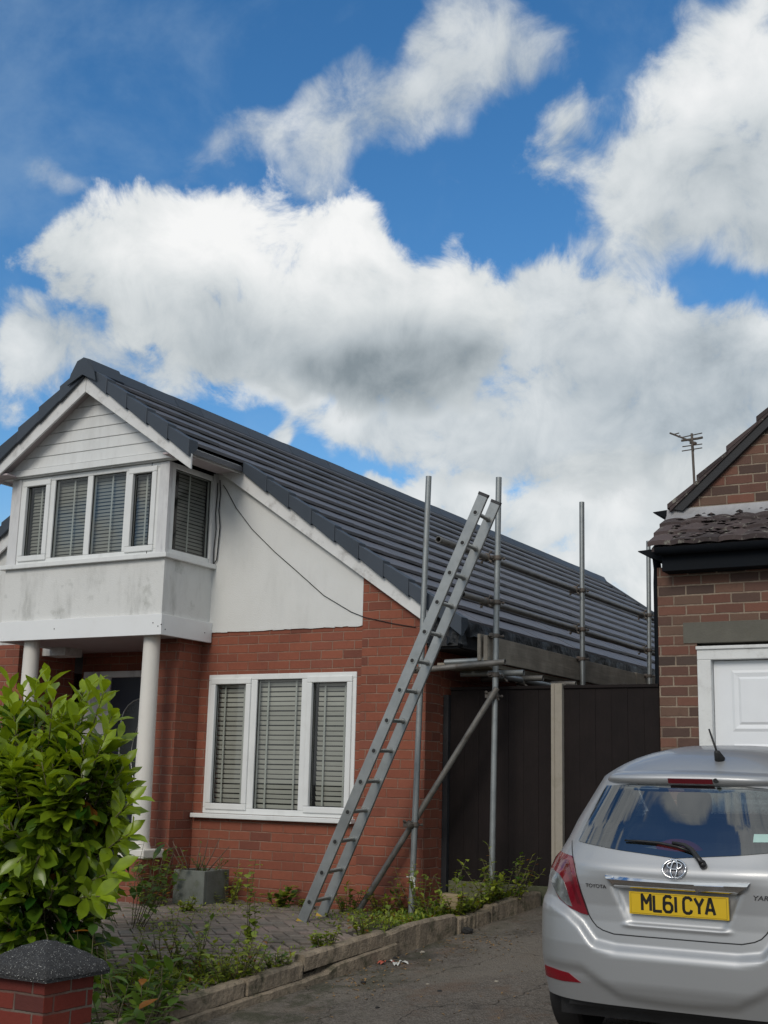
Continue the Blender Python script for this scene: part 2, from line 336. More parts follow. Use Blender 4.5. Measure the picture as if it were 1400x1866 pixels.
def leaf_mat(name, dark, young, rough=.34, trans=.35):
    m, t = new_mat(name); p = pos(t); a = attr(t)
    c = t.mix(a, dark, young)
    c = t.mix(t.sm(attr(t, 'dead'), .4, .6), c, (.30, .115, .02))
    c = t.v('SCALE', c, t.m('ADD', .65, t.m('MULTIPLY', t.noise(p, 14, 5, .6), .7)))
    b = t.n('ShaderNodeBsdfPrincipled', {'Base Color': c, 'Roughness': rough, 'Specular IOR Level': .45})
    tr = t.n('ShaderNodeBsdfTranslucent', {'Color': t.v('MULTIPLY', c, (1.5, 1.35, .6))})
    mx = t.n('ShaderNodeMixShader', {0: trans, 1: b.outputs[0], 2: tr.outputs[0]})
    t.n('ShaderNodeOutputMaterial', {'Surface': mx.outputs[0]})
leaf_mat('laurel_leaf', (.018, .066, .008), (.27, .37, .020), rough=.28, trans=.36)
leaf_mat('weed_leaf', (.055, .12, .02), (.33, .39, .045), .5)
leaf_mat('sucker_leaf', (.032, .085, .022), (.17, .27, .03), .4)
# car
def paint():
    m, t = new_mat('silver_paint'); p = pos(t)
    fl = t.noise(p, 900, 1, .5)
    finish(t, t.v('SCALE', (.39, .40, .41), t.m('ADD', .88, t.m('MULTIPLY', fl, .24))), .46, .62, t.noise(p, 3, 3), .002, .12, .5, .4)
paint()
simple('chrome', (.75, .76, .77), .08, metal=1., var=.01, bump=0.)
simple('lamp_red', (.15, .005, .013), .12, var=.1, bump=0., coat=1.)
simple('lamp_dark_red', (.10, .004, .010), .14, var=.1, bump=0., coat=1.)
simple('lamp_clear', (.22, .235, .24), .15, metal=.5, var=.6, scale=22, bump=.4, bscale=45, coat=1.)
simple('reflector_red', (.16, .004, .010), .2, var=.1, bump=.1)
simple('plate_yellow', (.62, .41, .015), .4, var=.03, bump=.02)
simple('plate_black', (.008, .008, .008), .4)
simple('badge_dark', (.16, .16, .17), .25, metal=.8)
simple('car_black', (.010, .010, .011), .4)
simple('seat_fabric', (.035, .035, .038), .9)
simple('trim_grey', (.045, .045, .048), .8)
simple('paper', (.55, .55, .50), .7)
simple('red_cloth', (.38, .03, .03), .8)
simple('sticker', (.35, .52, .48), .6)
simple('alloy', (.35, .36, .37), .35, metal=.8)

# ------------------------------------------------------------------ mesh builder
class MB:
    def __init__(s): s.v = []; s.f = []; s.tone = []; s.dead = []; s.sm = False
    def add(s, verts, faces, tone=.5, dead=0.):
        b = len(s.v); s.v += [tuple(p) for p in verts]; s.f += [tuple(b+i for i in f) for f in faces]
        s.tone += [tone]*len(faces); s.dead += [dead]*len(faces)
    def box(s, a, b, tone=.5):
        (x0, y0, z0), (x1, y1, z1) = a, b
        s.add([(x0,y0,z0),(x1,y0,z0),(x1,y1,z0),(x0,y1,z0),(x0,y0,z1),(x1,y0,z1),(x1,y1,z1),(x0,y1,z1)],
              [(3,2,1,0),(4,5,6,7),(0,1,5,4),(1,2,6,5),(2,3,7,6),(3,0,4,7)], tone)
    def obox(s, o, ax, ay, az, tone=.5):
        """box from corner o spanned by three vectors"""
        o, ax, ay, az = map(Vector, (o, ax, ay, az))
        P = [o, o+ax, o+ax+ay, o+ay, o+az, o+ax+az, o+ax+ay+az, o+ay+az]
        F = [(3,2,1,0),(4,5,6,7),(0,1,5,4),(1,2,6,5),(2,3,7,6),(3,0,4,7)]
        if ax.cross(ay).dot(az) < 0: F = [f[::-1] for f in F]
        s.add(P, F, tone)
    def cyl(s, a, b, r0, r1=None, n=14, caps=True, tone=.5):
        a, b = Vector(a), Vector(b); r1 = r0 if r1 is None else r1
        d = (b-a).normalized(); x = d.orthogonal().normalized(); y = d.cross(x)
        vs_ = [a+(x*math.cos(2*math.pi*i/n)+y*math.sin(2*math.pi*i/n))*r0 for i in range(n)] + \
              [b+(x*math.cos(2*math.pi*i/n)+y*math.sin(2*math.pi*i/n))*r1 for i in range(n)]
        fs = [(i, (i+1) % n, n+(i+1) % n, n+i) for i in range(n)]
        if caps: fs += [tuple(range(n))[::-1], tuple(range(n, 2*n))]
        s.add(vs_, fs, tone)
    def tube(s, pts, r, n=8, tone=.5):
        pts = [Vector(p) for p in pts]
        rs = r if isinstance(r, (list, tuple)) else [r]*len(pts)
        ref = None; V = []
        for i, p in enumerate(pts):
            d = (pts[min(i+1, len(pts)-1)] - pts[max(i-1, 0)]).normalized()
            ref = d.orthogonal().normalized() if ref is None else (ref-d*ref.dot(d)).normalized()
            y = d.cross(ref)
            V += [p+(ref*math.cos(2*math.pi*k/n)+y*math.sin(2*math.pi*k/n))*rs[i] for k in range(n)]
        Fc = [(i*n+k, i*n+(k+1) % n, (i+1)*n+(k+1) % n, (i+1)*n+k) for i in range(len(pts)-1) for k in range(n)]
        Fc += [tuple(range(n))[::-1], tuple(range((len(pts)-1)*n, len(pts)*n))]
        s.add(V, Fc, tone)
    def prism(s, poly, ax, a, b, tone=.5):
        """poly of 2D points extruded along axis ax ('X': poly=(y,z); 'Y': poly=(x,z); 'Z': poly=(x,y))"""
        def P(q, c): return {'X': (c, q[0], q[1]), 'Y': (q[0], c, q[1]), 'Z': (q[0], q[1], c)}[ax]
        n = len(poly); area = sum(poly[i][0]*poly[(i+1) % n][1]-poly[(i+1) % n][0]*poly[i][1] for i in range(n))
        F = [tuple(range(n))[::-1], tuple(range(n, 2*n))] + [(i, (i+1) % n, n+(i+1) % n, n+i) for i in range(n)]
        flip = (area < 0) ^ (ax == 'Y') ^ (b < a)
        if flip: F = [f[::-1] for f in F]
        s.add([P(q, a) for q in poly]+[P(q, b) for q in poly], F, tone)
    def build(s, name, mat, parent=None, smooth=None, bevel=0., kind=None, loc=None):
        me = bpy.data.meshes.new(name); org = Vector((0, 0, 0))
        if parent is not None: org = Vector(parent.get('_o', (0, 0, 0)))
        elif loc is not None: org = Vector(loc)
        me.from_pydata([(p[0]-org[0], p[1]-org[1], p[2]-org[2]) for p in s.v], [], s.f)
        me.update()
        if mat: me.materials.append(MATS[mat])
        a = me.attributes.new('tone', 'FLOAT', 'FACE'); a.data.foreach_set('value', s.tone)
        if any(s.dead): a = me.attributes.new('dead', 'FLOAT', 'FACE'); a.data.foreach_set('value', s.dead)
        if smooth: me.shade_smooth() if smooth is True else me.shade_smooth()
        o = bpy.data.objects.new(name, me); COL.objects.link(o)
        if smooth and smooth is not True:
            me.set_sharp_from_angle(angle=rad(smooth))
        if parent is not None:
            o.parent = parent; o['_o'] = tuple(org)
        else:
            o.location = (org[0], org[1], org[2]+EZ); o['_o'] = tuple(org)
        if bevel:
            bm_ = o.modifiers.new('bevel', 'BEVEL'); bm_.width = bevel; bm_.segments = 2; bm_.limit_method = 'ANGLE'; bm_.angle_limit = rad(40)
        if kind: o['kind'] = kind
        return o
def thing(name, label, cat, loc=(0, 0, 0), group=None):
    o = bpy.data.objects.new(name, None); COL.objects.link(o); o.empty_display_size = .1
    o.location = (loc[0], loc[1], loc[2]+EZ); o['_o'] = tuple(loc); tag(o, label, cat, group); return o
def tag(o, label, cat, group=None):
    o['label'] = label; o['category'] = cat
    if group: o['group'] = group
    return o

rnd = random.Random(7)
# ------------------------------------------------------------------ ground, drive, paving
def z_drive(x, y):
    z = -1.01+.13*(y-10.5)+.04*(x+4.4)
    lim = -1.63
    return lim+math.log1p(math.exp((z-lim)*14))/14 if z < .2 else z
KX = [(5.0,-5.60),(10.7,-4.47)]
KT = [(5.9,-1.47),(6.2,-1.431),(6.5,-1.374),(6.9,-1.333),(7.4,-1.268),(7.8,-1.222),(8.2,-1.16),(8.6,-1.10),(9.0,-1.032),(9.5,-1.0),(9.9,-.958),(10.5,-.885),(10.7,-.87)]
def xk(y): return -4.47-.19825*(10.7-min(y, 10.7))
KA, KB = np.array([a for a, b in KT]), np.array([b for a, b in KT])
KG = np.interp(np.linspace(5.9, 10.7, 481), KA, KB).tolist()
def kt(y): return KG[max(0, min(480, int((y-5.9)*100)))]
def z_pave(x, y):
    base_ = max(-1.10+.05*(y-10.28), -1.45); t = min(1, max(0, (x-(xk(y)-1.0))/.85)); t = t*t*(3-2*t)
    return base_+(kt(y)-.035-base_)*t
g = MB(); g.add([(-400, -400, -1.70), (400, -400, -1.70), (400, 400, -1.70), (-400, 400, -1.70)], [(0, 1, 2, 3)])
g.build('ground', 'ground_earth', kind='structure')
d = MB(); nx, ny = 70, 100
xs = [-5.65+i*(8.6/nx) for i in range(nx+1)]; ys = [-6+i*(18.0/ny) for i in range(ny+1)]
d.add([(x, y, z_drive(x, min(y, 11.2)) + .006*math.sin(x*7+y*3)*math.sin(y*5)) for y in ys for x in xs],
      [(j*(nx+1)+i, j*(nx+1)+i+1, (j+1)*(nx+1)+i+1, (j+1)*(nx+1)+i) for j in range(ny) for i in range(nx)])
d.build('driveway', 'old_tarmac', kind='structure', smooth=True)
p_ = MB(); us = [-14, -11, -8, -6.2]+[-6.0+.1*k for k in range(0, 15)]; ys = [5.6+.17*k for k in range(30)]+[10.62, 26]; nu = len(us)
p_.add([(min(x, xk(min(y, 10.7))-.09), y, z_pave(min(x, xk(y)-.09), min(y, 10.6))-.03-(.0 if x < xk(y)-.09 else .10)) for y in ys for x in us], [(j*nu+i, j*nu+i+1, (j+1)*nu+i+1, (j+1)*nu+i) for j in range(len(ys)-1) for i in range(nu-1)])
p_.build('soil_bed', 'soil', kind='structure')
# herringbone blocks, laid at 45 degrees
pb = MB(); L_, B_ = .208, .104
def blk(cx, cy, ang):
    c, s_ = math.cos(ang), math.sin(ang); hx, hy = L_/2-.0035, B_/2-.0035; bev = .006
    zz = z_pave(cx, cy)+rnd.uniform(-.004, .004)
    tx, ty = rnd.uniform(-.01, .01), rnd.uniform(-.01, .01)
    def q(ax, ay, dz): return (cx+ax*c-ay*s_, cy+ax*s_+ay*c, zz+dz+ax*tx+ay*ty)
    V = [q(a*hx, b*hy, -.05) for a, b in ((-1,-1),(1,-1),(1,1),(-1,1))]+[q(a*hx, b*hy, -bev) for a, b in ((-1,-1),(1,-1),(1,1),(-1,1))]+[q(a*(hx-bev), b*(hy-bev), 0) for a, b in ((-1,-1),(1,-1),(1,1),(-1,1))]
    Fc = [(8,9,10,11)]
    for k in range(4):
        k2 = (k+1) % 4; Fc += [(k, k2, 4+k2, 4+k), (4+k, 4+k2, 8+k2, 8+k)]
    pb.add(V, Fc, rnd.random())
ca, sa = math.cos(rad(45)), math.sin(rad(45))
for i in range(-60, 60):
    for j in range(-60, 60):
        # herringbone lattice: horizontal brick at (i*B + ..), repeating every 4 units
        k = (i-j) % 4
        if k == 0: lx, ly, a = (i+1)*B_, (j+.5)*B_, 0
        elif k == 2: lx, ly, a = (i+.5)*B_, j*B_, math.pi/2
        else: continue
        # k==0 brick occupies cells (i,j),(i+1,j); k==2 occupies (i,j),(i,j+1)
        X = -6.9+lx*ca-ly*sa; Y = 7.9+lx*sa+ly*ca
        if -9.4 < X < xk(Y)-.17 and 5.7 < Y < 10.2 and not (X > -5.75 and Y > 9.3) and not (X > -5.5 and Y > 8.75): blk(X, Y, a+rad(45))
pb.build('paving', 'block_paving', kind='structure')

# kerb stones along the drive
kb = [(6.0, 6.62, -.002), (6.64, 7.26, .0), (7.28, 7.79, .002), (7.81, 8.62, .045), (8.60, 9.46, .0), (9.49, 9.90, -.03), (9.93, 10.60, .0)]
klab = ['broken kerb stone nearest the brick gate pillar, half under leaves', 'kerb stone with weeds hanging over it, second from the gate pillar', 'kerb stone with a pale chipped top edge, lying lower than the next one',
        'kerb stone raised on the lower course with its pale square end showing', 'long mossy kerb stone in front of the brick corner weeds', 'short sunken kerb stone at the foot of the outer scaffold pole', 'farthest kerb stone below the dark fence']
for i, (a, b, dz) in enumerate(kb):
    k = MB(); n = 18; V = []; sx = rnd.uniform(-.025, .025); wd_ = .085 if i != 4 else .075
    for j in range(n+1):
        y = a+(b-a)*j/n; z = kt(y)+dz; e = rnd.uniform(-.006, .006); e2 = rnd.uniform(-.008, .004); x1 = xk(y)+sx*(j/n-.5); x0 = x1-wd_
        if i == 3: z = kt(a)+dz+(kt(b)-kt(a)-.015)*(j/n)
        hb = .30 if i > 3 else .105
        V += [(x0, y, z-hb), (x1+.004, y, z-hb), (x1+e+.004, y, z-.015), (x1+e-.012, y, z+e2), (x0+e+.01, y, z+e2*.6), (x0, y, z-.02)]
    Fc = []
    for j in range(n):
        for k6 in range(6): Fc.append((j*6+k6, j*6+(k6+1) % 6, (j+1)*6+(k6+1) % 6, (j+1)*6+k6))
    Fc += [(5,4,3,2,1,0), tuple(n*6+q for q in range(6))]
    k.add(V, Fc)
    o = k.build('kerb_stone', 'kerb_concrete', loc=(xk(a), a, kt(a)))
    tag(o, klab[i], 'kerb stone', 'kerb stones along the driveway edge')
low = MB(); n = 26; V = []
for j in range(n+1):
    y = 6.0+2.72*j/n; z = kt(y)-.11+rnd.uniform(-.004, .004)+(.03 if y > 8.0 else 0); x1 = xk(y)+.035+rnd.uniform(-.008, .008)
    V += [(x1-.12, y, z-.3), (x1, y, z-.3), (x1, y, z-.01), (x1-.015, y, z), (x1-.12, y, z)]
low.add(V, [(j*5+q, j*5+(q+1) % 5, (j+1)*5+(q+1) % 5, (j+1)*5+q) for j in range(n) for q in range(5)]+[(4,3,2,1,0), tuple(n*5+q for q in range(5))])
o = low.build('kerb_footing', 'kerb_concrete', loc=(-4.98, 6.3, -1.4)); tag(o, 'lower concrete course under the front kerb stones', 'kerb footing')

# ------------------------------------------------------------------ the bungalow
HY, WX, BX, BY, CX = 10.28, -5.446, -7.907, 9.515, -8.875
BXL = 2*CX-BX-.17
PX = -6.125
house = thing('bungalow', 'red brick dormer bungalow with white render gable and new grey tiled roof', 'house', (CX, HY, -1.15))
RZ = 4.03
def zr(x): return RZ-.69*abs(x-CX)      # roof plane
GZ = -1.35
# ground window opening
wx0, wx1, wz0, wz1 = -7.88, -6.175, -.33, 1.0
zren = 1.427
w = MB()
w.box((-8.0, HY, GZ), (PX, HY+.28, wz0)); w.box((-8.0, HY, wz0), (wx0, HY+.28, wz1)); w.box((wx1, HY, wz0), (PX, HY+.28, wz1)); w.box((-8.0, HY, wz1), (PX, HY+.28, zren))
w.box((-8.30, 9.93, GZ), (-8.0, HY+.5, 1.34))                      # porch pier
w.box((-10.45, 9.93, GZ), (-10.15, HY+.5, 1.34)); w.box((-12.4, HY, GZ), (-10.45, HY+.28, zren))
w.box((WX-.28, HY+.285, GZ), (WX, 23.9, 1.32)); w.box((-12.4, HY+.285, GZ), (-12.12, 23.9, 1.32))
w.box((-10.15, 11.0, GZ), (-8.30, 11.2, 1.34))
w.box((-12.1, 23.6, GZ), (WX-.29, 23.9, 1.32))
w.build('wall', 'red_brick', house)
pr = MB()
zt = lambda x: zr(x)-.10
pr.prism([(PX, GZ), (WX, GZ), (WX, zt(WX)), (PX, zt(PX))], 'Y', HY-.011, HY+.28)
pr.build('corner_pier', 'pier_brick', house)
# render gable (right and mirrored left)
rn = MB()
rn.prism([(BX-.02, zren), (PX-.002, zren), (PX-.002, zt(PX)), (BX-.02, zt(BX))], 'Y', HY-.012, HY+.25)
rn.build('render_gable', 'render_plaster', house); rn = MB()
xl, xl2 = 2*CX-BX+.02, 2*CX-WX
rn.prism([(xl2, 1.25), (xl, 1.25), (xl, zt(xl)), (xl2, zt(xl2))], 'Y', HY-.012, HY+.25)
rn.build('render_gable', 'render_plaster', house)
# ragged lower edge of render
rg = MB()
x = BX+.03
while x < PX-.05:
    ww = rnd.uniform(.05, .16); rg.prism([(x, zren-rnd.uniform(.001, .012)), (min(x+ww, PX-.01), zren-rnd.uniform(.001, .012)), (min(x+ww, PX-.01), zren+.03), (x, zren+.03)], 'Y', HY-.0135, HY+.01); x += ww
rg.build('render_edge', 'render_plaster', house)
# bay (dormer) apron
bz0, bz1, bz2 = 1.515, 2.062, 3.02
ap = MB(); ap.box((BXL, BY, bz0-.05), (BX, HY-.012, bz1)); ap.build('bay_apron', 'render_plaster', house)
cb = MB(); cb.box((BX-.03, BY-.006, bz0), (BX+.006, BY+.03, bz1-.02)); cb.build('corner_bead', 'render_plaster', house)
pf = MB(); t_ = .035
pf.box((BXL-t_, BY-t_, 1.318), (BX+t_, BY+.0, bz0)); pf.box((BX+.0, BY+.001, 1.318), (BX+t_, HY-.014, bz0)); pf.box((BXL-t_, BY+.001, 1.318), (BXL, HY-.014, bz0))
pfo = pf.build('porch_fascia', 'porch_fascia', house, bevel=.003)
nl = MB()
for (px, py) in [(99,1146),(279,1135),(288,1141)]:
    q = at(px, py, 'Y', BY-t_); nl = MB(); nl.cyl((q.x, BY-t_-.003, q.z), (q.x, BY-t_+.004, q.z), .006, n=8); nl.build('nail_head', 'rung_hole', pfo)
for (px, py) in [(294,1138),(301,1147),(373,1153)]:
    q = at(px, py, 'X', BX+t_); nl = MB(); nl.cyl((BX+t_+.003, q.y, q.z), (BX+t_-.004, q.y, q.z), .006, n=8); nl.build('nail_head', 'rung_hole', pfo)
ps = MB(); ps.box((BXL, BY, 1.335), (BX, HY-.015, 1.36)); ps.box((-10.5, HY-.012, 1.336), (-8.0, 11.2, 1.40)); ps.build('porch_ceiling', 'soffit', house)
# sill of bay
si = MB(); si.box((BXL-.06, BY-.05, bz1), (BX+.05, BY-.0, bz1+.045)); si.box((BX-.0, BY+.001, bz1), (BX+.05, HY-.014, bz1+.045)); si.box((BXL-.06, BY+.001, bz1), (BXL, HY-.014, bz1+.045))
si.build('bay_sill', 'upvc', house, bevel=.004)
# columns
for px, yy in ((277, 1300), (59, 1200)):
    q = at(px, 1170, 'Y', BY+.13); c = MB()
    c.cyl((q.x, BY+.13, -.60), (q.x, BY+.13, 1.34), .088, .080, n=28); c.cyl((q.x, BY+.13, -.66), (q.x, BY+.13, -.60), .105, .092, n=28)
    c.build('column', 'column_paint', house, smooth=30)
pl = MB(); q = at(277, 1170, 'Y', BY+.13); pl.box((q.x-.16, BY, -.74), (q.x+.16, BY+.3, -.66)); pl.build('column_plinth', 'column_paint', house, bevel=.01); pl = MB(); q2 = at(59, 1170, 'Y', BY+.13); pl.box((q2.x-.16, BY, -.74), (q2.x+.16, BY+.3, -.66))
pl.build('column_plinth', 'column_paint', house, bevel=.01)
lw = MB(); lw.box((q.x-.13, BY+.02, GZ), (q.x+.13, BY+.28, -.74)); lw.box((q2.x-.13, BY+.02, GZ), (q2.x+.13, BY+.28, -.74)); lw.box((BXL+.2, BY+.5, GZ), (-8.32, 11.0, -.98)); lw.build('porch_base', 'red_brick', house)

# ---- windows
def window(par, o, U, N, wd, ht, lights, blind, sill=None, fr=.055, fmat='upvc', tapes=2, pitch=.046, glassmat='window_glass', shade_panel=.22, lean=.42):
    """o lower-left-outer corner, U along the wall, N outward; lights = [(a, b, sash)] in metres along U"""
    o, U, N = Vector(o), Vector(U), Vector(N); Z = Vector((0, 0, 1))
    def bx(mb, a, b, c, d_, n0, n1, tone=.5): mb.obox(o+U*a+Z*c+N*n0, U*(b-a), Z*(d_-c), N*(n1-n0), tone)
    f = MB(); bx(f, 0, wd, 0, fr, -.07, 0); bx(f, 0, wd, ht-fr, ht, -.07, 0); bx(f, 0, fr, fr, ht-fr, -.07, 0); bx(f, wd-fr, wd, fr, ht-fr, -.07, 0)
    for i in range(len(lights)-1):
        m0 = lights[i][1]; m1 = lights[i+1][0]; bx(f, m0, m1, fr, ht-fr, -.07, -.001)
    wo_ = f.build('window', fmat, par, bevel=.006)
    for (a, b, sash) in lights:
        if sash:
            s_ = MB(); e = .058; a0, b0, c0, d0 = a-.018, b+.018, fr-.018, ht-fr+.018
            bx(s_, a0, b0, c0, c0+e, -.05, .018); bx(s_, a0, b0, d0-e, d0, -.05, .018); bx(s_, a0, a0+e, c0+e, d0-e, -.05, .018); bx(s_, b0-e, b0, c0+e, d0-e, -.05, .018)
            s_.build('sash', fmat, wo_, bevel=.008)
            ga, gb, gc, gd = a0+e, b0-e, c0+e, d0-e
        else: ga, gb, gc, gd = a, b, fr, ht-fr
        ps_ = MB(); q0 = o+U*(ga-.004)+Z*(gc-.004)+N*-.026; q1 = U*(gb-ga+.008); q2 = Z*(gd-gc+.008); ps_.add([q0, q0+q1, q0+q1+q2, q0+q2], [(0, 1, 2, 3)]); ps_.build('pane', glassmat, wo_)
        gk = MB(); e2 = .006
        bx(gk, ga, gb, gc, gc+e2, -.028, -.018); bx(gk, ga, gb, gd-e2, gd, -.028, -.018); bx(gk, ga, ga+e2, gc, gd, -.028, -.018); bx(gk, gb-e2, gb, gc, gd, -.028, -.018)
        gk.build('gasket', 'car_black', wo_)
        bl = MB(); z = gc+.01; a1, b1 = ga-.03, gb+.03
        if sash: a1 += .05*rnd.random()
        while z < gd+.02:
            tl = rnd.uniform(.75, .95)*(.4 if z > gd-.22*(gd-gc) else 1.); dz = rnd.uniform(-.002, .002)
            hh = pitch*(.74 if lean > 0 else .80)
            bl.obox(o+U*a1+Z*(z+dz)+N*-.095, U*(b1-a1), Z*hh+N*(hh*lean*tl), N*.003-Z*.001, rnd.random())
            z += pitch
        bl.build('blind', blind, wo_)
        tp = MB()
        tt = [.22, .78] if tapes == 2 else [.5]
        for u in tt:
            bx(tp, a1+(b1-a1)*u-.009, a1+(b1-a1)*u+.009, gc, gd, -.062, -.059)
        tp.build('blind_tape', 'blind_tape', wo_)
    rm = MB(); bx(rm, -.05, wd+.05, -.05, ht+.05, -shade_panel-.01, -shade_panel); rm.build('shade_panel', 'room_shade', wo_)  # dark backing sheet, the unlit interior put into its colour
    return wo_
gwx0, gwx1 = at(385, 1300, 'Y', HY).x, at(651, 1300, 'Y', HY).x
gw = window(house, (wx0, HY-.01, wz0+.0), (1, 0, 0), (0, -1, 0), wx1-wx0, wz1-wz0, [(.055, .50, 1), (.585, 1.10, 0), (1.185, 1.65, 1)], 'blind_lower')
sg = MB(); sg.box((wx0-.10, HY-.075, wz0-.045), (wx1+.02, HY+.02, wz0-.003)); sg.build('sill', 'upvc', gw, bevel=.006)
bw = window(house, (BXL+.13, BY, bz1+.045), (1, 0, 0), (0, -1, 0), (BX-.12)-(BXL+.13), bz2-bz1-.045, [(.05, .40, 1), (.475, .915, 0), (.985, 1.42, 0), (1.485, (BX-.12)-(BXL+.13)-.05, 1)], 'blind_upper', tapes=1, fr=.05, lean=-.5, pitch=.036)
bs = window(house, (BX-.004, BY+.05, bz1+.045), (0, 1, 0), (1, 0, 0), HY-.014-(BY+.05), bz2-bz1-.045, [(.07, .63, 0)], 'blind_upper', tapes=1, fr=.055, lean=-.5, pitch=.036)
bl_ = MB(); bl_.box((BXL+.001, BY+.05, bz1+.045), (BXL+.03, HY-.014, bz2)); bl_.build('bay_cheek', 'upvc_old', house)
cp = MB(); cp.box((BX-.119, BY-.008, bz1+.046), (BX+.002, BY+.049, bz2)); cp.build('corner_post', 'upvc_old', house, bevel=.005); cp = MB(); cp.box((BXL+.0, BY-.008, bz1+.046), (BXL+.129, BY+.049, bz2)); cp.build('corner_post', 'upvc_old', house, bevel=.005)
cp2 = MB(); cp2.box((BX+.003, HY-.075, bz1+.046), (BX+.012, HY-.014, bz2+.02)); cp2.build('cable_strip', 'upvc_old', house)

# ---- gable cladding and boards
GYc = BY-.04
cl = MB(); zc0 = bz2+.004; xw = 1.30; half = lambda z: (zr(CX)-.15-z)/.69
z = zc0; i = 0
while z < zr(CX)-.28:
    z2 = z+.118 if i else z+.075
    h0, h1 = half(z), max(half(min(z2, zr(CX)-.2)), .02)
    cl.prism([(CX-h0, z+.010), (CX+h0, z+.010), (CX+h1, z2), (CX-h1, z2)], 'Y', GYc-.012 if i else GYc-.03, BY+.02)
    cl.prism([(CX-h0, z), (CX+h0, z), (CX+h0, z+.010), (CX-h0, z+.010)], 'Y', GYc+.004, BY+.02)
    z = z2; i += 1
cl.build('cladding', 'upvc', house)
GV = 9.27           # gable verge plane
MV = 10.17          # main verge plane
bh = .15
def barge(side, d0, d1, y0, y1, name='bargeboard', drop=.070, h=bh, cut=True):
    b = MB(); xa, xb = CX+side*d0, CX+side*d1; za, zb = zr(xa)-drop, zr(xb)-drop
    b.prism([(xa, za), (xb, zb), (xb, zb-h), (xa, za-h*1.15)], 'Y', y0, y1)
    return b.build(name, 'white_board', house, bevel=.004)
barge(1, .002, 1.40, GV+.02, GV+.045); barge(-1, .002, 1.40, GV+.02, GV+.045)
barge(1, 1.03, WX-CX+.06, MV+.03, MV+.055, h=.165); barge(-1, 1.03, 3.6, MV+.03, MV+.055, h=.165)
sf = MB()
for sd in (1, -1):   # soffit behind the gable bargeboards and over the bay side
    xa, xb = CX+sd*.01, CX+sd*1.299
    sf.prism([(xa, zr(xa)-.13), (xb, zr(xb)-.13), (xb, zr(xb)-.15), (xa, zr(xa)-.15)], 'Y', GV+.046, BY-.03)
    sf.prism([(CX+sd*1.03, bz2+.012), (CX+sd*1.299, bz2+.012), (CX+sd*1.299, bz2+.03), (CX+sd*1.03, bz2+.03)], 'Y', GV+.05, MV+.10)
sf.build('soffit', 'soffit', house)
ef = MB(); ef.box((CX+1.30, GV+.05, bz2-.015), (CX+1.325, MV+.028, zr(CX+1.325)-.03)); ef.build('bay_fascia', 'upvc_old', house, bevel=.003); ef = MB(); ef.box((CX-1.325, GV+.05, bz2-.015), (CX-1.30, MV+.028, zr(CX+1.325)-.03)); ef.build('bay_fascia', 'upvc_old', house, bevel=.003)
for sd in (1, -1):   # soffit strip behind main barge
    rs = MB()
    rs.prism([(CX+sd*1.4, zr(CX+1.4)-.20), (CX+sd*3.50, zr(CX+3.50)-.20), (CX+sd*3.50, zr(CX+3.50)-.215), (CX+sd*1.4, zr(CX+1.4)-.215)], 'Y', MV+.056, HY-.02)
    rs.build('verge_soffit', 'white_board', house)

# ---- roof tiles
NC = 14; cw = (CX-(-5.085))/-NC
def roof(side):
    rf = MB(); ang = math.atan(.69)
    for i in range(NC):
        d0, d1 = i*cw-.03, (i+1)*cw
        y = (GV if i < 5 else MV)+.03
        if i % 2: y -= .165
        yend = 23.98; y0 = (GV if i < 5 else MV)+.03
        while y < yend:
            a, b = max(y, y0)+.002, min(y+.33, yend)-.002; y += .33
            if b-a < .02: continue
            j = rnd.uniform(-.0025, .0025); tl = rnd.uniform(-.0018, .0018); tk = .041
            x0, x1 = CX+side*(d0-.02), CX+side*d1; z0, z1 = RZ-.69*d0+.004+j, RZ-.69*d1+tk+j
            slump = -.012*math.exp(-((.5*(a+b)-17)/3.)**2)*math.sin(i*.4)
            z0 += slump; z1 += slump
            rf.add([(x0, a, z0), (x1, a, z1-tl), (x1, b, z1+tl), (x0, b, z0), (x1-side*.004, a, z1-.028), (x1-side*.004, b, z1-.028), (x0, a, z0-.02), (x0, b, z0-.02)],
                   [(0,1,2,3), (1,4,5,2), (0,6,4,1), (3,2,5,7), (4,6,7,5)] if side > 0 else [(3,2,1,0), (2,5,4,1), (1,4,6,0), (7,5,2,3), (5,7,6,4)], rnd.random()*.6+.4*(i/NC))  # lower courses toned further, a purple sheen put into the tile colour
    # underlay closes the slope
    x0, x1 = CX, CX+side*(NC*cw-.04)
    rf.prism([(x0, RZ-.038), (x1, (RZ-.038)-.69*abs(x1-x0)), (x1, (RZ-.088)-.69*abs(x1-x0)), (x0, RZ-.088)], 'Y', MV+.06, 23.9, .2)
    rf.prism([(x0, RZ-.038), (CX+side*1.36, (RZ-.038)-.69*1.36), (CX+side*1.36, (RZ-.078)-.69*1.36), (x0, RZ-.078)], 'Y', GV+.06, MV+.06, .2)
    return rf.build('roof_slope', 'slate_tile', house)
roofR = roof(1); roofL = roof(-1)
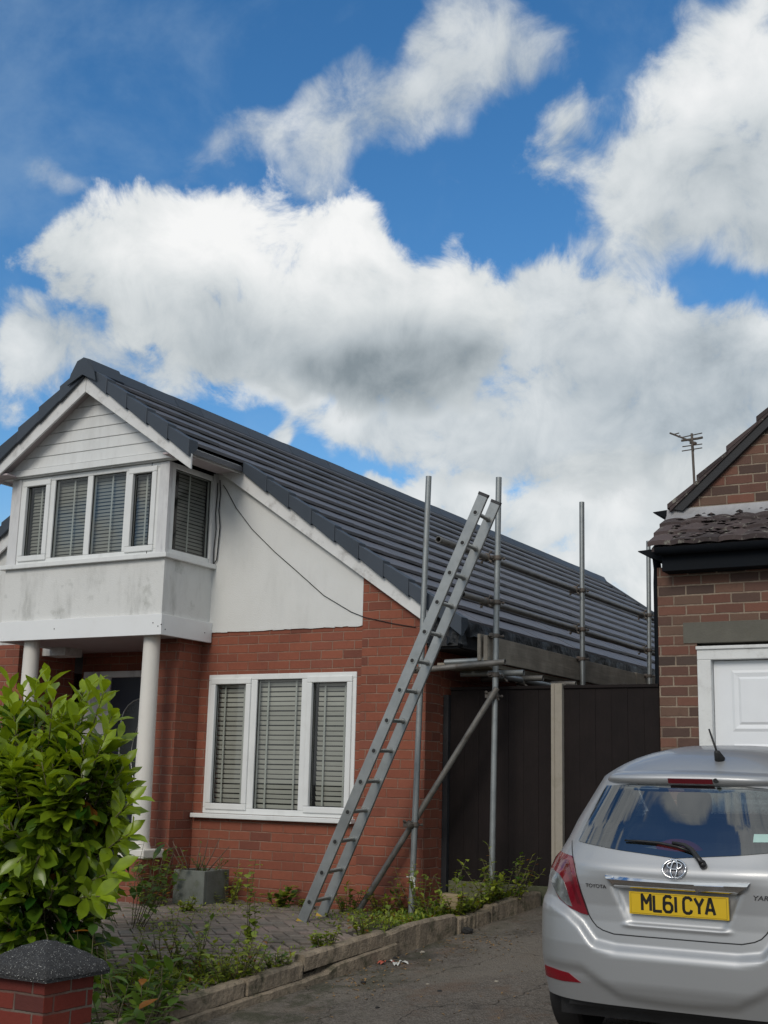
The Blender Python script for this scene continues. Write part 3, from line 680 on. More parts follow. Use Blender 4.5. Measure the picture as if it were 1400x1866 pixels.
def caps(side, i0, i1):
    vc = MB()
    for i in range(i0, i1):
        yv = GV if i < 5 else MV
        d0, d1 = i*cw+.015, (i+1)*cw+.045
        x0, x1 = CX+side*d0, CX+side*d1; z0, z1 = RZ-.69*d0, RZ-.69*d1
        t0, t1 = .034, .064; dr0, dr1 = .085, .105
        yf0, yf1 = yv-.012, yv-.022
        V = [(x0, yf0, z0+t0), (x1, yf1, z1+t1), (x1, yv+.115, z1+t1), (x0, yv+.115, z0+t0), (x0, yf0, z0-dr0), (x1, yf1, z1-dr1), (x1, yv+.115, z1-.0), (x0, yv+.115, z0-.0), (x1, yv+.01, z1-dr1), (x0, yv+.01, z0-dr0)]
        Fc = [(0,1,2,3), (4,5,1,0), (1,5,8,6,2), (3,2,6,7), (0,3,7,9,4), (5,4,9,8)]
        if side < 0: Fc = [f[::-1] for f in Fc]
        vc.add(V, Fc, rnd.random())
    return vc.build('verge_cap', 'verge_plastic', house, bevel=.004)
for sd_ in (1, -1): caps(sd_, 0, 5); caps(sd_, 5, NC)
rc = MB(); y = GV-.04; i = 0
while y < 24:
    y2 = y+.45; hw = .15; tk = .0 if i else .014
    prof = [(-hw-tk, RZ-.69*hw+.035), (-.07-tk, RZ+.057+tk), (0, RZ+.087+tk), (.07+tk, RZ+.057+tk), (hw+tk, RZ-.69*hw+.035), (hw, RZ-.69*hw+.01), (0, RZ+.012), (-hw, RZ-.69*hw+.01)]
    dz = rnd.uniform(-.004, .004)
    rc.prism([(CX+a, b+dz) for a, b in prof], 'Y', y, y2-.006, rnd.random()); y = y2; i += 1
rc.prism([(CX-.19, RZ-.17), (CX-.15, RZ-.048), (CX-.05, RZ+.062), (CX+.05, RZ+.062), (CX+.15, RZ-.048), (CX+.19, RZ-.17), (CX, RZ-.078)], 'Y', GV-.045, GV-.03, .3)
rc.build('ridge_tiles', 'verge_plastic', house)
fv = MB()
for sd in (1, -1): fv.prism([(CX, RZ+.06), (CX+sd*NC*cw, RZ-.69*NC*cw+.075), (CX+sd*NC*cw, RZ-.69*NC*cw-.12), (CX, RZ-.14)], 'Y', 23.97+.012*(sd > 0), 24.06+.012*(sd > 0))
fv.build('verge_cap', 'verge_plastic', house)
# eaves: open, with membrane
em = MB(); em.box((-5.16, MV+.2, 1.20), (-5.13, 23.9, 1.395)); em.box((-5.44, MV+.16, 1.19), (-5.16, 23.9, 1.21)); em.box((-5.44, HY-.0, 1.21), (-5.13, HY+.03, 1.50))
em.build('eaves_board', 'dark_timber_and_shade', house)
mm = MB(); V = []; n = 200; rr = random.Random(3)
ya, yb = MV+.10, 23.8; ph = 0
cols = 5
for j in range(n+1):
    y = ya+(yb-ya)*(j/n)**1.6
    wob = .02*math.sin(y*9)+.014*math.sin(y*23+1)+rr.uniform(-.006, .006)
    for k in range(cols):
        f = k/(cols-1)
        V.append((-5.075+.02*math.sin(y*14+k)*f+wob*f*.6, y+.01*math.sin(k*2+y*5), 1.43-f*(.15+.03*math.sin(y*4)+wob)))
mm.add(V, [(j*cols+k, (j+1)*cols+k, (j+1)*cols+k+1, j*cols+k+1) for j in range(n) for k in range(cols-1)])
V = []; 
for j in range(14):
    for k in range(6):
        f = j/13; V.append((-5.45+f*.40, MV+.10+.03*math.sin(j*1.7+k*.9)+rr.uniform(-.008, .008), 1.47-f*.03-k*.045-.012*math.sin(j*2.1)))
mm.add(V, [(j*6+k, (j+1)*6+k, (j+1)*6+k+1, j*6+k+1) for j in range(13) for k in range(5)])
mo = mm.build('roof_membrane', 'membrane', house, smooth=True)
# ---- door in the porch
dq = at(203, 1235, 'Y', 10.85); 
dx0 = dq.x; dtop = dq.z
df = MB(); df.box((dx0-.40, 10.84, GZ+.3), (dx0-.0, 10.9, dtop)); df.box((dx0-.40, 10.84, dtop), (dx0+.98, 10.9, dtop+.07)); df.box((dx0+.9, 10.84, GZ+.3), (dx0+.98, 10.9, dtop))
dfo = df.build('door_frame', 'upvc_old', house, bevel=.006)
dr = MB(); dr.box((dx0+.001, 10.86, GZ+.3), (dx0+.899, 10.9, dtop-.001)); dro = dr.build('front_door', 'navy_door', house)
dg = MB(); poly = [(dx0+.18, -.25), (dx0+.72, -.25), (dx0+.72, .55)]+[(dx0+.45+.27*math.cos(a), .55+.27*math.sin(a)) for a in np.linspace(.2, math.pi-.2, 10)]+[(dx0+.18, .55)]
dg.prism(poly, 'Y', 10.852, 10.862); dg.build('door_glass', 'door_glass', dro)
dl = MB(); dl.tube([(a, 10.850, b) for a, b in poly]+[(poly[0][0], 10.850, poly[0][1])], .008, 6)
for ph in (-1, 1):
    dl.tube([(dx0+.45+ph*.10*math.sin(t*math.pi), 10.850, -.15+t*.75) for t in np.linspace(0, 1, 14)], .0045, 5)
    dl.tube([(dx0+.45+ph*.16*math.sin(t*math.pi)**.5, 10.850, -.20+t*.3) for t in np.linspace(0, 1, 10)], .0045, 5)
dl.build('leading', 'door_lead', dro)
bk = MB(); bk.box((-10.15, 10.905, GZ), (-8.30, 10.99, 1.34)); bk.build('porch_back', 'red_brick', house)
# ---- cables on the gable
cbl = MB()
pts = [(407,884),(413,893),(430,925),(460,965),(500,1005),(540,1040),(590,1085),(640,1115),(665,1125),(720,1137),(758,1143)]
cbl.tube([at(x, y, 'Y', HY-.02) for x, y in pts], .004, 6)
cbl.tube([at(x, y, 'Y', HY-.03) for x, y in [(401,875),(402,900),(399,930),(401,960),(398,990),(395,1020),(388,1030)]], .006, 6)
cbl.tube([at(x, y, 'Y', HY-.03) for x, y in [(397,880),(396,905),(393,935),(394,965),(390,1000),(389,1028)]], .005, 6)
cbl.build('cable', 'black_rubber', house)

# ------------------------------------------------------------------ scaffold
SY = 10.30; SX = at(903, 1100, 'Y', SY).x
scf = thing('scaffold', 'steel tube scaffold with timber toe board along the side eaves of the bungalow', 'scaffolding', (SX, SY, -1.15))
def tube_(name, a, b, mat='galvanised', r=.0265):
    m = MB(); a, b = Vector(a), Vector(b)
    m.cyl(a, b, r, n=18, caps=False); m.cyl(a, b, r-.004, n=18, caps=False)
    for p, d in ((a, (a-b).normalized()), (b, (b-a).normalized())):   # annular rim and dark bore
        x = d.orthogonal().normalized(); yv = d.cross(x); n = 18
        V = [p+(x*math.cos(2*math.pi*i/n)+yv*math.sin(2*math.pi*i/n))*rr_ for rr_ in (r, r-.004) for i in range(n)]
        m.add(V, [(i, (i+1) % n, n+(i+1) % n, n+i) for i in range(n)])
    return m.build(name, mat, scf, smooth=40)
P1Y = 8.66*1.166
a1, b1 = at(749.5, 1668, 'Y', P1Y), at(781.6, 868, 'Y', P1Y); tube_('standard', a1, b1)
a2, b2 = at(895.5, 1672, 'Y', SY), at(909.3, 870, 'Y', SY); tube_('standard', a2, b2)
a3, b3 = at(1063, 1500, 'X', SX), at(1060.6, 915, 'X', SX); a3 = Vector((a3.x, b3.y, -1.1)); a3 = at(1062, 1250, 'X', SX); a3 = b3+(a3-b3).normalized()*3.9; tube_('standard', a3, b3)
b4 = at(1182, 986, 'X', SX); a4 = at(1184, 1248, 'X', SX); a4 = b4+(a4-b4).normalized()*3.7; tube_('standard', a4, b4)
GX = SX-.05
def onY(px, py, X): return at(px, py, 'X', X)
rA, rB = onY(799, 983, GX), onY(1197, 1130, GX); rB = rA+(rB-rA)*1.25
tube_('guard_rail', rA, rB, 'old_tube')
qA, qB = onY(843, 1083, GX), onY(1197, 1192, GX); qB = qA+(qB-qA)*1.25
tube_('guard_rail', qA, qB, 'old_tube')
lA, lB = onY(893, 1228, GX), onY(1005, 1250, GX); lB = lA+(lB-lA)*4.2; tube_('ledger', lA, lB, 'galvanised')
def coupler(c, ax=(0, 0, 1), s=1.):
    m = MB(); c = Vector(c); ax = Vector(ax).normalized(); o1 = ax.orthogonal().normalized(); o2 = ax.cross(o1)
    m.cyl(c-ax*.022*s, c+ax*.022*s, .034*s, n=16); m.cyl(c-ax*.012, c+ax*.012, .040*s, n=16)
    for k, o_ in enumerate((o1, -o1, o2)):
        m.cyl(c+o_*.03, c+o_*.075, .008, n=8); m.cyl(c+o_*.055, c+o_*.068, .014, n=6)
    m.obox(c+Vector((-.055, -.03, -.02)), (.04, 0, 0), (0, .06, 0), (0, 0, .045))
    return m.build('coupler', 'coupler_steel', scf, bevel=.002)
def onpole(a, b, z): t = (z-a.z)/(b.z-a.z); return a+(b-a)*t
for (pa, pb_) in ((a2, b2), (a3, b3), (a4, b4)):
    for (ra, rb_) in ((rA, rB), (qA, qB)):
        yy = onpole(pa, pb_, 1.5).y; t = (yy-ra.y)/(rb_.y-ra.y); zc_ = (ra+(rb_-ra)*t).z; c = onpole(pa, pb_, zc_)
        coupler(c, (0, 0, 1)); coupler(Vector((GX, c.y-.09, zc_)), rb_-ra, .95)
    zz = at(903, 1159, 'Y', SY).z if pa is a2 else 1.28
    coupler(onpole(pa, pb_, zz), (0, 0, 1), .9)
c2 = onpole(a2, b2, at(905, 1230, 'Y', SY).z); coupler(c2)
tA, tB = at(755, 1222, 'Y', SY-.12), at(898, 1207, 'Y', SY-.12); tube_('transom', tA, tB+Vector((.12, 0, 0)), 'old_tube')
tA2, tB2 = at(812, 1207, 'Y', SY-.02), at(892, 1203, 'Y', SY-.02); tube_('transom', tA2, tB2, 'galvanised')
for px, py, L in ((955, 1226, .62), (990, 1236, .62), (1050, 1246, .62)):
    e = at(px, py, 'X', SX+.16); tube_('transom', e, e-Vector((L, 0, 0)), 'old_tube' if px > 960 else 'galvanised')
    coupler(Vector((GX, e.y, e.z-.025)), (0, 1, 0), .85)
bb, bt = at(643, 1677, 'Y', SY-.26), at(906, 1254, 'Y', SY-.055); tube_('brace', bb, bt, 'old_tube')
cc = at(748, 1503, 'Y', P1Y-.03); coupler(cc, bt-bb, 1.05); coupler(onpole(a1, b1, cc.z), (0, 0, 1), 1.)
cc = at(897, 1268, 'Y', SY-.04); coupler(cc, bt-bb, 1.05); coupler(onpole(a2, b2, cc.z), (0, 0, 1))
coupler(onpole(a1, b1, tA.z), (0, 0, 1), .9)
tb = MB(); za, zb = at(909, 1163, 'X', GX).z, at(909, 1208, 'X', GX).z
tb.box((GX-.035, SY-.06, zb), (GX+.003, 14.2, za)); tb.box((GX-.035, 14.22, zb+.01), (GX+.003, 17.8, za+.008)); tb.build('toe_board', 'scaffold_timber', scf, bevel=.003)
tb = MB(); tb.box((GX-.09, SY-.07, zb-.0), (GX-.06, SY+.16, za+.015)); tb.build('end_board', 'scaffold_timber', scf, bevel=.003)
for k in range(2):
    pk = MB(); x0 = GX-.04-.235*(k+1); pk.box((x0, SY-.02, zb-.045), (x0+.225, 14.1, zb-.007)); o = pk.build('scaffold_board', 'scaffold_timber', bevel=.003, loc=(x0, SY, zb-.04))
    tag(o, ['scaffold plank lying on the transoms just behind the toe board', 'scaffold plank lying on the transoms closest to the house eaves'][k], 'plank', 'scaffold planks on the transoms')
tp = MB(); c = onpole(a1, b1, at(749, 1600, 'Y', P1Y).z)
tp.cyl(c-Vector((0, 0, .02)), c+Vector((0, 0, .02)), .028, n=12); tp.tube([c, c+Vector((.03, -.03, -.02)), c+Vector((.04, -.03, -.09))], .006, 5); tp.tube([c, c+Vector((-.05, -.02, .01))], .005, 5)
tp.build('tape', 'white_litter', scf)

# ------------------------------------------------------------------ ladder
LY0, LY1 = 9.35, 9.70
f0, t0 = at(549.5, 1682, 'Y', LY0), at(882.5, 900, 'Y', LY0)
f1, t1 = at(585, 1672, 'Y', LY1), at(905, 914, 'Y', LY1)
lad = thing('ladder', 'long aluminium ladder leaning across the brick wall up to the scaffold guard rail', 'ladder', tuple((f0+f1)/2))
def rail(a, b, name='rail'):
    m = MB(); d_ = (b-a).normalized(); wv = d_.cross(Vector((0, 1, 0))).normalized(); yv = Vector((0, 1, 0))
    W2, T2 = .046, .013
    m.obox(a-wv*W2-yv*T2, d_*(b-a).length, wv*2*W2, yv*2*T2); return m.build(name, 'aluminium', lad, bevel=.004)
rail(f0, t0); rail(f1, t1)
holes = [(557,1638),(580,1585),(606,1530),(629,1476),(654,1422),(677,1365),(701,1310),(725,1255),(749,1202),(772,1150),(795,1096),(819,1043),(843,989),(867,934)]
L0 = (t0-f0).length
for h in holes:
    a = at(h[0], h[1], 'Y', LY0); k = (a-f0).dot((t0-f0).normalized())/L0; a = f0+(t0-f0)*k; b = f1+(t1-f1)*k
    m = MB(); m.cyl(a+Vector((0, .0, 0)), b, .018, n=12, caps=False); m.cyl(a-Vector((0, .017, 0)), a-Vector((0, .011, 0)), .025, .025, n=16)
    m.cyl(b-Vector((0, .03, 0)), b-Vector((0, .012, 0)), .016, .026, n=12)
    r_ = m.build('rung', 'rung_metal', lad, smooth=40)
    m = MB(); m.cyl(a-Vector((0, .0185, 0)), a-Vector((0, .016, 0)), .0165, n=14); m.build('rung_end', 'rung_hole', r_)
for (a, b) in ((f0, t0), (f1, t1)):
    for (p, s_) in ((a, -1), (b, 1)):
        m = MB(); d_ = (b-a).normalized(); wv = d_.cross(Vector((0, 1, 0))).normalized(); m.obox(p-wv*.047-Vector((0, .0160, 0))-d_*s_*.020, d_*s_*.026, wv*.094, (0, .032, 0)); m.build('foot' if s_ < 0 else 'end_cap', 'yellow_rubber' if s_ < 0 else 'trim_grey', lad, bevel=.002)

# ------------------------------------------------------------------ fence across the side passage
FY = 10.66
fz1, fz0 = .848, -.838
fen = thing('fence', 'dark brown close boarded fence with a concrete post across the side passage', 'fence', (-4.4, FY, -1.1))
fx = [WX+.06, at(1009, 1300, 'Y', FY).x, at(1029, 1300, 'Y', FY).x, -3.42]
for (a, b) in ((fx[0], fx[1]), (fx[2], fx[3])):
    m = MB(); x = a; k = 0
    while x < b-.01:
        x2 = min(x+.145, b); j = rnd.uniform(0, .006); m.box((x, FY-.012-(k % 2)*.0015, fz0), (x2-.001, FY+.01, fz1-j)); x = x2; k += 1
    m.box((a, FY-.03, fz1-.004), (b, FY+.03, fz1+.022))
    m.build('fence_panel', 'fence_timber', fen, bevel=.002)
m = MB(); m.box((fx[1], FY-.06, -1.2), (fx[2], FY+.04, .885)); m.box((fx[1]+.03, FY-.068, -1.2), (fx[1]+.036, FY-.06, .88)); m.build('fence_post', 'post_concrete', fen, bevel=.006)
m = MB(); m.box((fx[0], FY-.02, -1.25), (fx[1], FY+.03, fz0-.002)); m.box((fx[2], FY-.02, -1.25), (fx[3], FY+.03, fz0-.002)); m.build('gravel_board', 'concrete', fen, bevel=.006)
m = MB(); m.box((WX+.005, HY+.33, -1.2), (WX+.055, HY+.40, .80)); m.build('side_post', 'dark_timber_and_shade', fen)

# ------------------------------------------------------------------ neighbour's brick house with garage
GY = 10.61; GXc = at(1201, 1200, 'Y', GY).x
nb = thing('brick_house', 'neighbouring brown brick house with white garage door and mossy lean-to roof', 'house', (GXc, GY, -1.1))
ftl = at(1270.6, 1178, 'Y', GY); ltl = at(1245, 1135, 'Y', GY); wtop = at(1197, 1035, 'Y', GY).z
fxo, fzt = ftl.x, ftl.z; lzt, lzb = ltl.z, at(1245, 1173, 'Y', GY).z
GW = 2.45; gx1 = fxo+GW
m = MB()
m.box((GXc, GY, -1.4), (fxo, GY+.25, wtop)); m.box((fxo, GY, lzt), (gx1, GY+.25, wtop)); m.box((gx1, GY, -1.4), (4.5, GY+.25, wtop))
m.box((GXc, GY+.251, -1.4), (GXc+.25, 19, wtop)); m.box((fxo, GY+.003, fzt), (ltl.x, GY+.2, lzt)); m.box((GXc+.251, 18.7, -1.4), (4.5, 19, wtop))
m.build('wall', 'neighbour_brick', nb)
m = MB(); m.box((ltl.x, GY-.006, lzb), (gx1+.15, GY+.2, lzt)); m.build('lintel', 'lintel_concrete', nb, bevel=.004)
m = MB()
x = ltl.x
m.build('lintel_bed', 'lintel_concrete', nb) if False else None
fw = .115
m = MB(); m.box((fxo, GY-.014, -1.2), (fxo+fw, GY+.1, fzt-fw)); m.box((gx1-fw, GY-.014, -1.2), (gx1, GY+.1, fzt-fw)); m.box((fxo, GY-.014, fzt-fw), (gx1, GY+.1, fzt-.002))
m.box((fxo-.006, GY-.03, fzt-.03), (gx1+.006, GY-.0145, fzt-.001)); m.build('garage_frame', 'garage_frame', nb, bevel=.006)
gd = thing('x', '', 'x') if False else None
m = MB(); dx0_, dx1_ = fxo+fw-.0, gx1-fw; dzt = fzt-fw
m.box((dx0_+.004, GY+.055, -1.15), (dx1_, GY+.085, dzt-.006))
door = m.build('garage_door', 'garage_white', nb)
m = MB()
def raised(xa, xb, za, zb):
    Y0 = GY+.055; b1, b2 = .022, .055
    def ring(x0, x1, z0, z1, y): return [(x0, y, z0), (x1, y, z0), (x1, y, z1), (x0, y, z1)]
    V = ring(xa, xb, za, zb, Y0-.0005)+ring(xa+b1, xb-b1, za+b1, zb-b1, Y0+.011-.02)+ring(xa+b2, xb-b2, za+b2, zb-b2, Y0-.003)+ring(xa+b2+.02, xb-b2-.02, za+b2+.02, zb-b2-.02, Y0-.014)
    Fc = [(12, 13, 14, 15)]
    for r_ in range(3):
        for k in range(4): Fc.append((r_*4+k, r_*4+(k+1) % 4, r_*4+4+(k+1) % 4, r_*4+4+k))
    m.add(V, Fc)
pzt, pzb = at(1320, 1222, 'Y', GY+.055).z, at(1320, 1333, 'Y', GY+.055).z; pw = (dx1_-dx0_-.15*3)/2; hh = pzt-pzb
for r_ in range(4):
    for c_ in range(2):
        xa = dx0_+.15+c_*(pw+.15); zt_ = pzt-r_*(hh+.10); raised(xa, xa+pw, zt_-hh, zt_)
m.build('door_panel', 'garage_white', door)
# lean-to roof
fY = GY-.22
gtop, gbot = at(1200, 998, 'Y', fY).z, at(1200, 1040, 'Y', fY).z
m = MB(); lx0 = at(1203, 1010, 'Y', fY).x
m.box((lx0, fY+.06, gbot-.0), (4.6, GY+.02, gbot+.02)); m.box((lx0, fY+.045, gbot-.0), (4.6, fY+.06, gtop)); 
m.build('soffit_board', 'black_plastic', nb, bevel=.003)
m = MB(); n = 9
def gut(x0, x1, yc, zc, r=.058):   # half round gutter running along X
    V = []
    for x in (x0, x1):
        for k in range(n): a = math.pi+math.pi*k/(n-1); V.append((x, yc+r*math.cos(a), zc+r*math.sin(a)))
        for k in range(n): a = 2*math.pi-math.pi*k/(n-1); V.append((x, yc+(r-.006)*math.cos(a), zc+(r-.006)*math.sin(a)))
    N2 = 2*n; m.add(V, [(k, (k+1) % N2, N2+(k+1) % N2, N2+k) for k in range(N2)]+[tuple(range(n))[::-1]])
gut(lx0-.03, 4.6, fY-.01, gtop-.01)
g1 = m.build('gutter', 'black_plastic', nb, smooth=40)
def side_gutter(tip, root, y0, y1, hgt=.075):
    m = MB(); tx, rx = tip.x, root.x; z = tip.z
    poly = [(tx, z), (tx+.01, z-.012), (tx+(rx-tx)*.45, z-hgt*.6), (tx+(rx-tx)*.8, z-hgt), (rx, z-hgt*1.05), (rx, z+.012)]
    m.prism(poly, 'Y', y0, y1); return m.build('gutter', 'black_plastic', nb, bevel=.003)
side_gutter(at(1162, 1004, 'Y', GY-.1), at(1212, 1004, 'Y', GY-.1), GY-.1, GY+5, .10)
lt0 = at(1182, 996, 'Y', fY); ltx = lt0.x
GBY = GY+.42   # upper gable wall plane
ft = at(1213, 950, 'Y', GBY); ftr = at(1400, 925, 'Y', GBY)
m = MB(); zA = lt0.z; zB = at(1300, 938, 'Y', GBY-.02).z; rows = 3; rl = random.Random(5)
m2 = None
yy0, yy1 = fY-.03, GBY
for r_ in range(rows):
    f0_, f1_ = r_/rows, (r_+1)/rows
    x = ltx+(ft.x-ltx)*f0_; k = 0
    x -= (r_ % 2)*.0
    while x < 4.5:
        w_ = .20
        sg_ = 7
        V = []
        for j in range(2):
            for i in range(sg_+1):
                u = i/sg_; f = f0_ if j == 0 else f1_+.06
                arch = .012*abs(math.sin(u*math.pi)); jag = rl.uniform(-.006, .006) if j == 0 else 0
                yv = yy0+(yy1-yy0)*min(f, 1)+jag; zv = zA+(zB-zA)*min(f, 1)+arch+(.032 if j == 0 else .004)
                V.append((x+u*w_+(ft.x-ltx)*(f-f0_)*.3*(1 if k == 0 else 0), yv, zv))
        for i in range(sg_+1):
            q_ = V[i]; V.append((q_[0], q_[1]+.004, q_[2]-.038))
        S = sg_+1
        m.add(V, [(i, i+1, S+i+1, S+i) for i in range(sg_)]+[(2*S+i, 2*S+i+1, i+1, i) for i in range(sg_)]+[(0, S, 2*S)], rl.random())
        x += w_; k += 1
m.prism([(yy0+.02, zA-.02), (yy1, zB-.02), (yy1, zB-.06), (yy0+.02, zA-.05)], 'X', ltx+.03, 4.5, .2)
# clumps of moss / broken flakes on the old tiles
mo_ = m
for _ in range(420):
    x = rl.uniform(ltx+.12, .6); f = rl.random()
    y = yy0+(yy1-yy0)*f; z = zA+(zB-zA)*f+.03
    s_ = rl.uniform(.008, .028); a = rl.uniform(0, 3)
    mo_.add([(x+s_*1.6*math.cos(a+t), y+s_*1.2*math.sin(a+t), z) for t in (0, 1.3, 2.6, 4., 5.2)]+[(x, y, z+s_*.7)], [(i, (i+1) % 5, 5) for i in range(5)], rl.random())
mo_.build('lean_to_roof', 'old_tile', nb, smooth=35)
m = MB(); zf0, zf1 = at(1300, 938, 'Y', GBY-.03).z-.01, at(1300, 925, 'Y', GBY-.03).z
V = []; nn = 60
for i in range(nn+1):
    x = ft.x+.02+(4.4-ft.x)*i/nn; V += [(x, GBY-.09+rl.uniform(-.006, .006), zf0-.02+rl.uniform(-.008, .004)), (x, GBY-.025, zf0+.035), (x, GBY-.012, zf1+.02)]
m.add(V, [(i*3+k, (i+1)*3+k, (i+1)*3+k+1, i*3+k+1) for i in range(nn) for k in range(2)]); m.build('lead_flashing', 'lead', nb, smooth=True)
# upper gable
ge = at(1217, 927, 'Y', GBY-.06); gr_ = at(1400, 747, 'Y', GBY-.06); sl_ = (gr_.z-ge.z)/(gr_.x-ge.x); GCX = .55
def zg(x): return ge.z+sl_*(x-ge.x)
gl = at(1240, 936, 'Y', GBY)
m = MB(); m.prism([(gl.x-.02, zf0-.1), (2*GCX-gl.x, zf0-.1), (2*GCX-gl.x, zg(gl.x)-.1), (GCX, zg(GCX)-.1), (gl.x-.02, zg(gl.x)-.1)], 'Y', GBY, GBY+.25)
m.prism([(gl.x-.02, zf0-.1), (gl.x+.25, zf0-.1), (gl.x+.25, zg(gl.x)-.2), (gl.x-.02, zg(gl.x)-.2)], 'Y', GBY+.251, 18.9); m.build('gable_wall', 'neighbour_brick', nb)
m = MB(); x0 = ge.x; cwid = .27; i = 0
while x0 < GCX:
    x1 = min(x0+cwid, GCX); tk = .04
    for (ya_, yb_) in [(GBY-.07+.24*q_, GBY-.07+.24*(q_+1)-.003) for q_ in range(33)]:
        m.add([(x0, ya_, zg(x0)+tk), (x1+.02, ya_, zg(x1)+.005), (x1+.02, yb_, zg(x1)+.005), (x0, yb_, zg(x0)+tk+rl.uniform(-.004, .004)), (x0, ya_, zg(x0)-.005), (x0, yb_, zg(x0)-.005), (x1, ya_, zg(x1)-.04), ],
              [(0,1,2,3), (4,0,3,5), (1,0,4,6)], rl.random())
    x0 = x1
m.prism([(ge.x+.02, zg(ge.x+.02)-.045), (GCX, zg(GCX)-.045), (GCX, zg(GCX)-.005), (ge.x+.02, zg(ge.x+.02)-.005)], 'Y', GBY-.065, 18.9)
m.prism([(GCX, zg(GCX)), (2*GCX-ge.x, zg(ge.x)), (2*GCX-ge.x, zg(ge.x)-.05), (GCX, zg(GCX)-.05)], 'Y', GBY-.07, 18.9)
m.build('roof', 'old_tile', nb)
m = MB(); m.prism([(ge.x+.05, zg(ge.x+.05)-.05), (GCX, zg(GCX)-.05), (GCX, zg(GCX)-.13), (ge.x+.13, zg(ge.x+.05)-.07)], 'Y', GBY-.05, GBY-.001); m.build('verge_shade_strip', 'dark_timber_and_shade', nb)  # dark strip below the verge tiles, their shadow band put into its colour
side_gutter(at(1196, 937, 'Y', GBY+.1), at(1228, 935, 'Y', GBY+.1), GBY+.0, 18.5, .07)
m = MB(); q = at(1199, 1012, 'Y', GY+.1); m.tube([(q.x-.02, GY+.12, q.z-.02), (q.x-.01, GY+.12, q.z-.12), (GXc-.045, GY+.14, q.z-.24), (GXc-.045, GY+.14, -1.1)], .034, 12); m.build('downpipe', 'black_plastic', nb, smooth=40)
# TV aerial
AY = 13.2; ab = at(1267, 880, 'Y', AY)
ae = MB(); A = lambda x, y, dy=0: at(x, y, 'Y', AY+dy)
ae.tube([at(1267, 905, 'Y', AY), A(1261, 790)], .014, 8)
o = ae.build('tv_aerial', 'coupler_steel', loc=tuple(ab)); tag(o, 'small television aerial on a mast above the neighbouring tiled roof', 'aerial')
def ael(name, segs, r):
    m = MB()
    for a, b in segs: m.tube([a, b], r, 6)
    m.build(name, 'coupler_steel', o)
ael('boom', [(A(1221, 789), A(1270, 808))], .010)
ael('element', [(A(1243, 797), A(1280, 789)), (A(1244, 814), A(1280, 809)), (A(1243, 822), A(1280, 816)), (A(1226, 792, -.0), A(1238, 789)), (A(1236, 797), A(1240, 793))], .006)
ael('reflector', [(A(1242, 803), A(1272, 799)), (A(1272, 799), A(1281, 797))], .013)
ael('bracket', [(A(1262, 812), A(1263, 822)), (A(1258, 806), A(1268, 808))], .018)

# ------------------------------------------------------------------ gate pillar
pc = at(82, 1790, 'Y', 5.0); px1 = pc.x
pil = thing('gate_pillar', 'square red brick gate pillar with a dark speckled pyramid cap', 'gate pillar', (px1-.18, 5.18, -1.6))
m = MB(); m.box((px1-.355, 5.0, -1.72), (px1, 5.355, -.985)); m.build('shaft', 'pillar_brick', pil, bevel=.004)
m = MB(); nC = 26; x0, x1, y0, y1 = px1-.415, px1+.06, 4.945, 5.415; rl = random.Random(11)
V = []
for j in range(nC+1):
    for i in range(nC+1):
        u, v = i/nC, j/nC; e = min(u, 1-u, v, 1-v)*2
        z = -.962+.128*(1-(1-min(1, e*.97))**1.55); n_ = rl.uniform(-.0035, .0035)
        if e == 0: z = -.985
        elif e < 2/nC+.001: z = -.945
        V.append((x0+u*(x1-x0)+rl.uniform(-.003, .003), y0+v*(y1-y0)+rl.uniform(-.003, .003), z+n_))
m.add(V, [(j*(nC+1)+i, j*(nC+1)+i+1, (j+1)*(nC+1)+i+1, (j+1)*(nC+1)+i) for j in range(nC) for i in range(nC)])
m.box((x0+.004, y0+.004, -1.003), (x1-.004, y1-.004, -.975)); m.build('cap', 'granite_cap', pil, smooth=50)

# ------------------------------------------------------------------ planting
def leaf(mb, p, d, up, L, Wd, tone, dead=0., fold=.25, curl=.25, seg=4):
    p, d, up = Vector(p), Vector(d).normalized(), Vector(up)
    s_ = d.cross(up)
    if s_.length < 1e-4: s_ = d.orthogonal()
    s_.normalize(); n_ = s_.cross(d).normalized()
    V = []
    prof = [.10, .58, .96, .86, .0] if seg == 4 else [.3, 1., 0.]
    for i in range(seg+1):
        t = i/seg; c = p+d*(L*t)-n_*(curl*L*t*t); wv = Wd*.5*prof[i]
        V += [c-s_*wv+n_*(fold*wv), c, c+s_*wv+n_*(fold*wv)]
    Fc = []
    for i in range(seg):
        a = i*3; Fc += [(a, a+1, a+4, a+3), (a+1, a+2, a+5, a+4)]
    mb.add(V, Fc, tone, dead)
def rdir(r): 
    z = r.uniform(-1, 1); a = r.uniform(0, 2*math.pi); q_ = math.sqrt(1-z*z); return Vector((q_*math.cos(a), q_*math.sin(a), z))
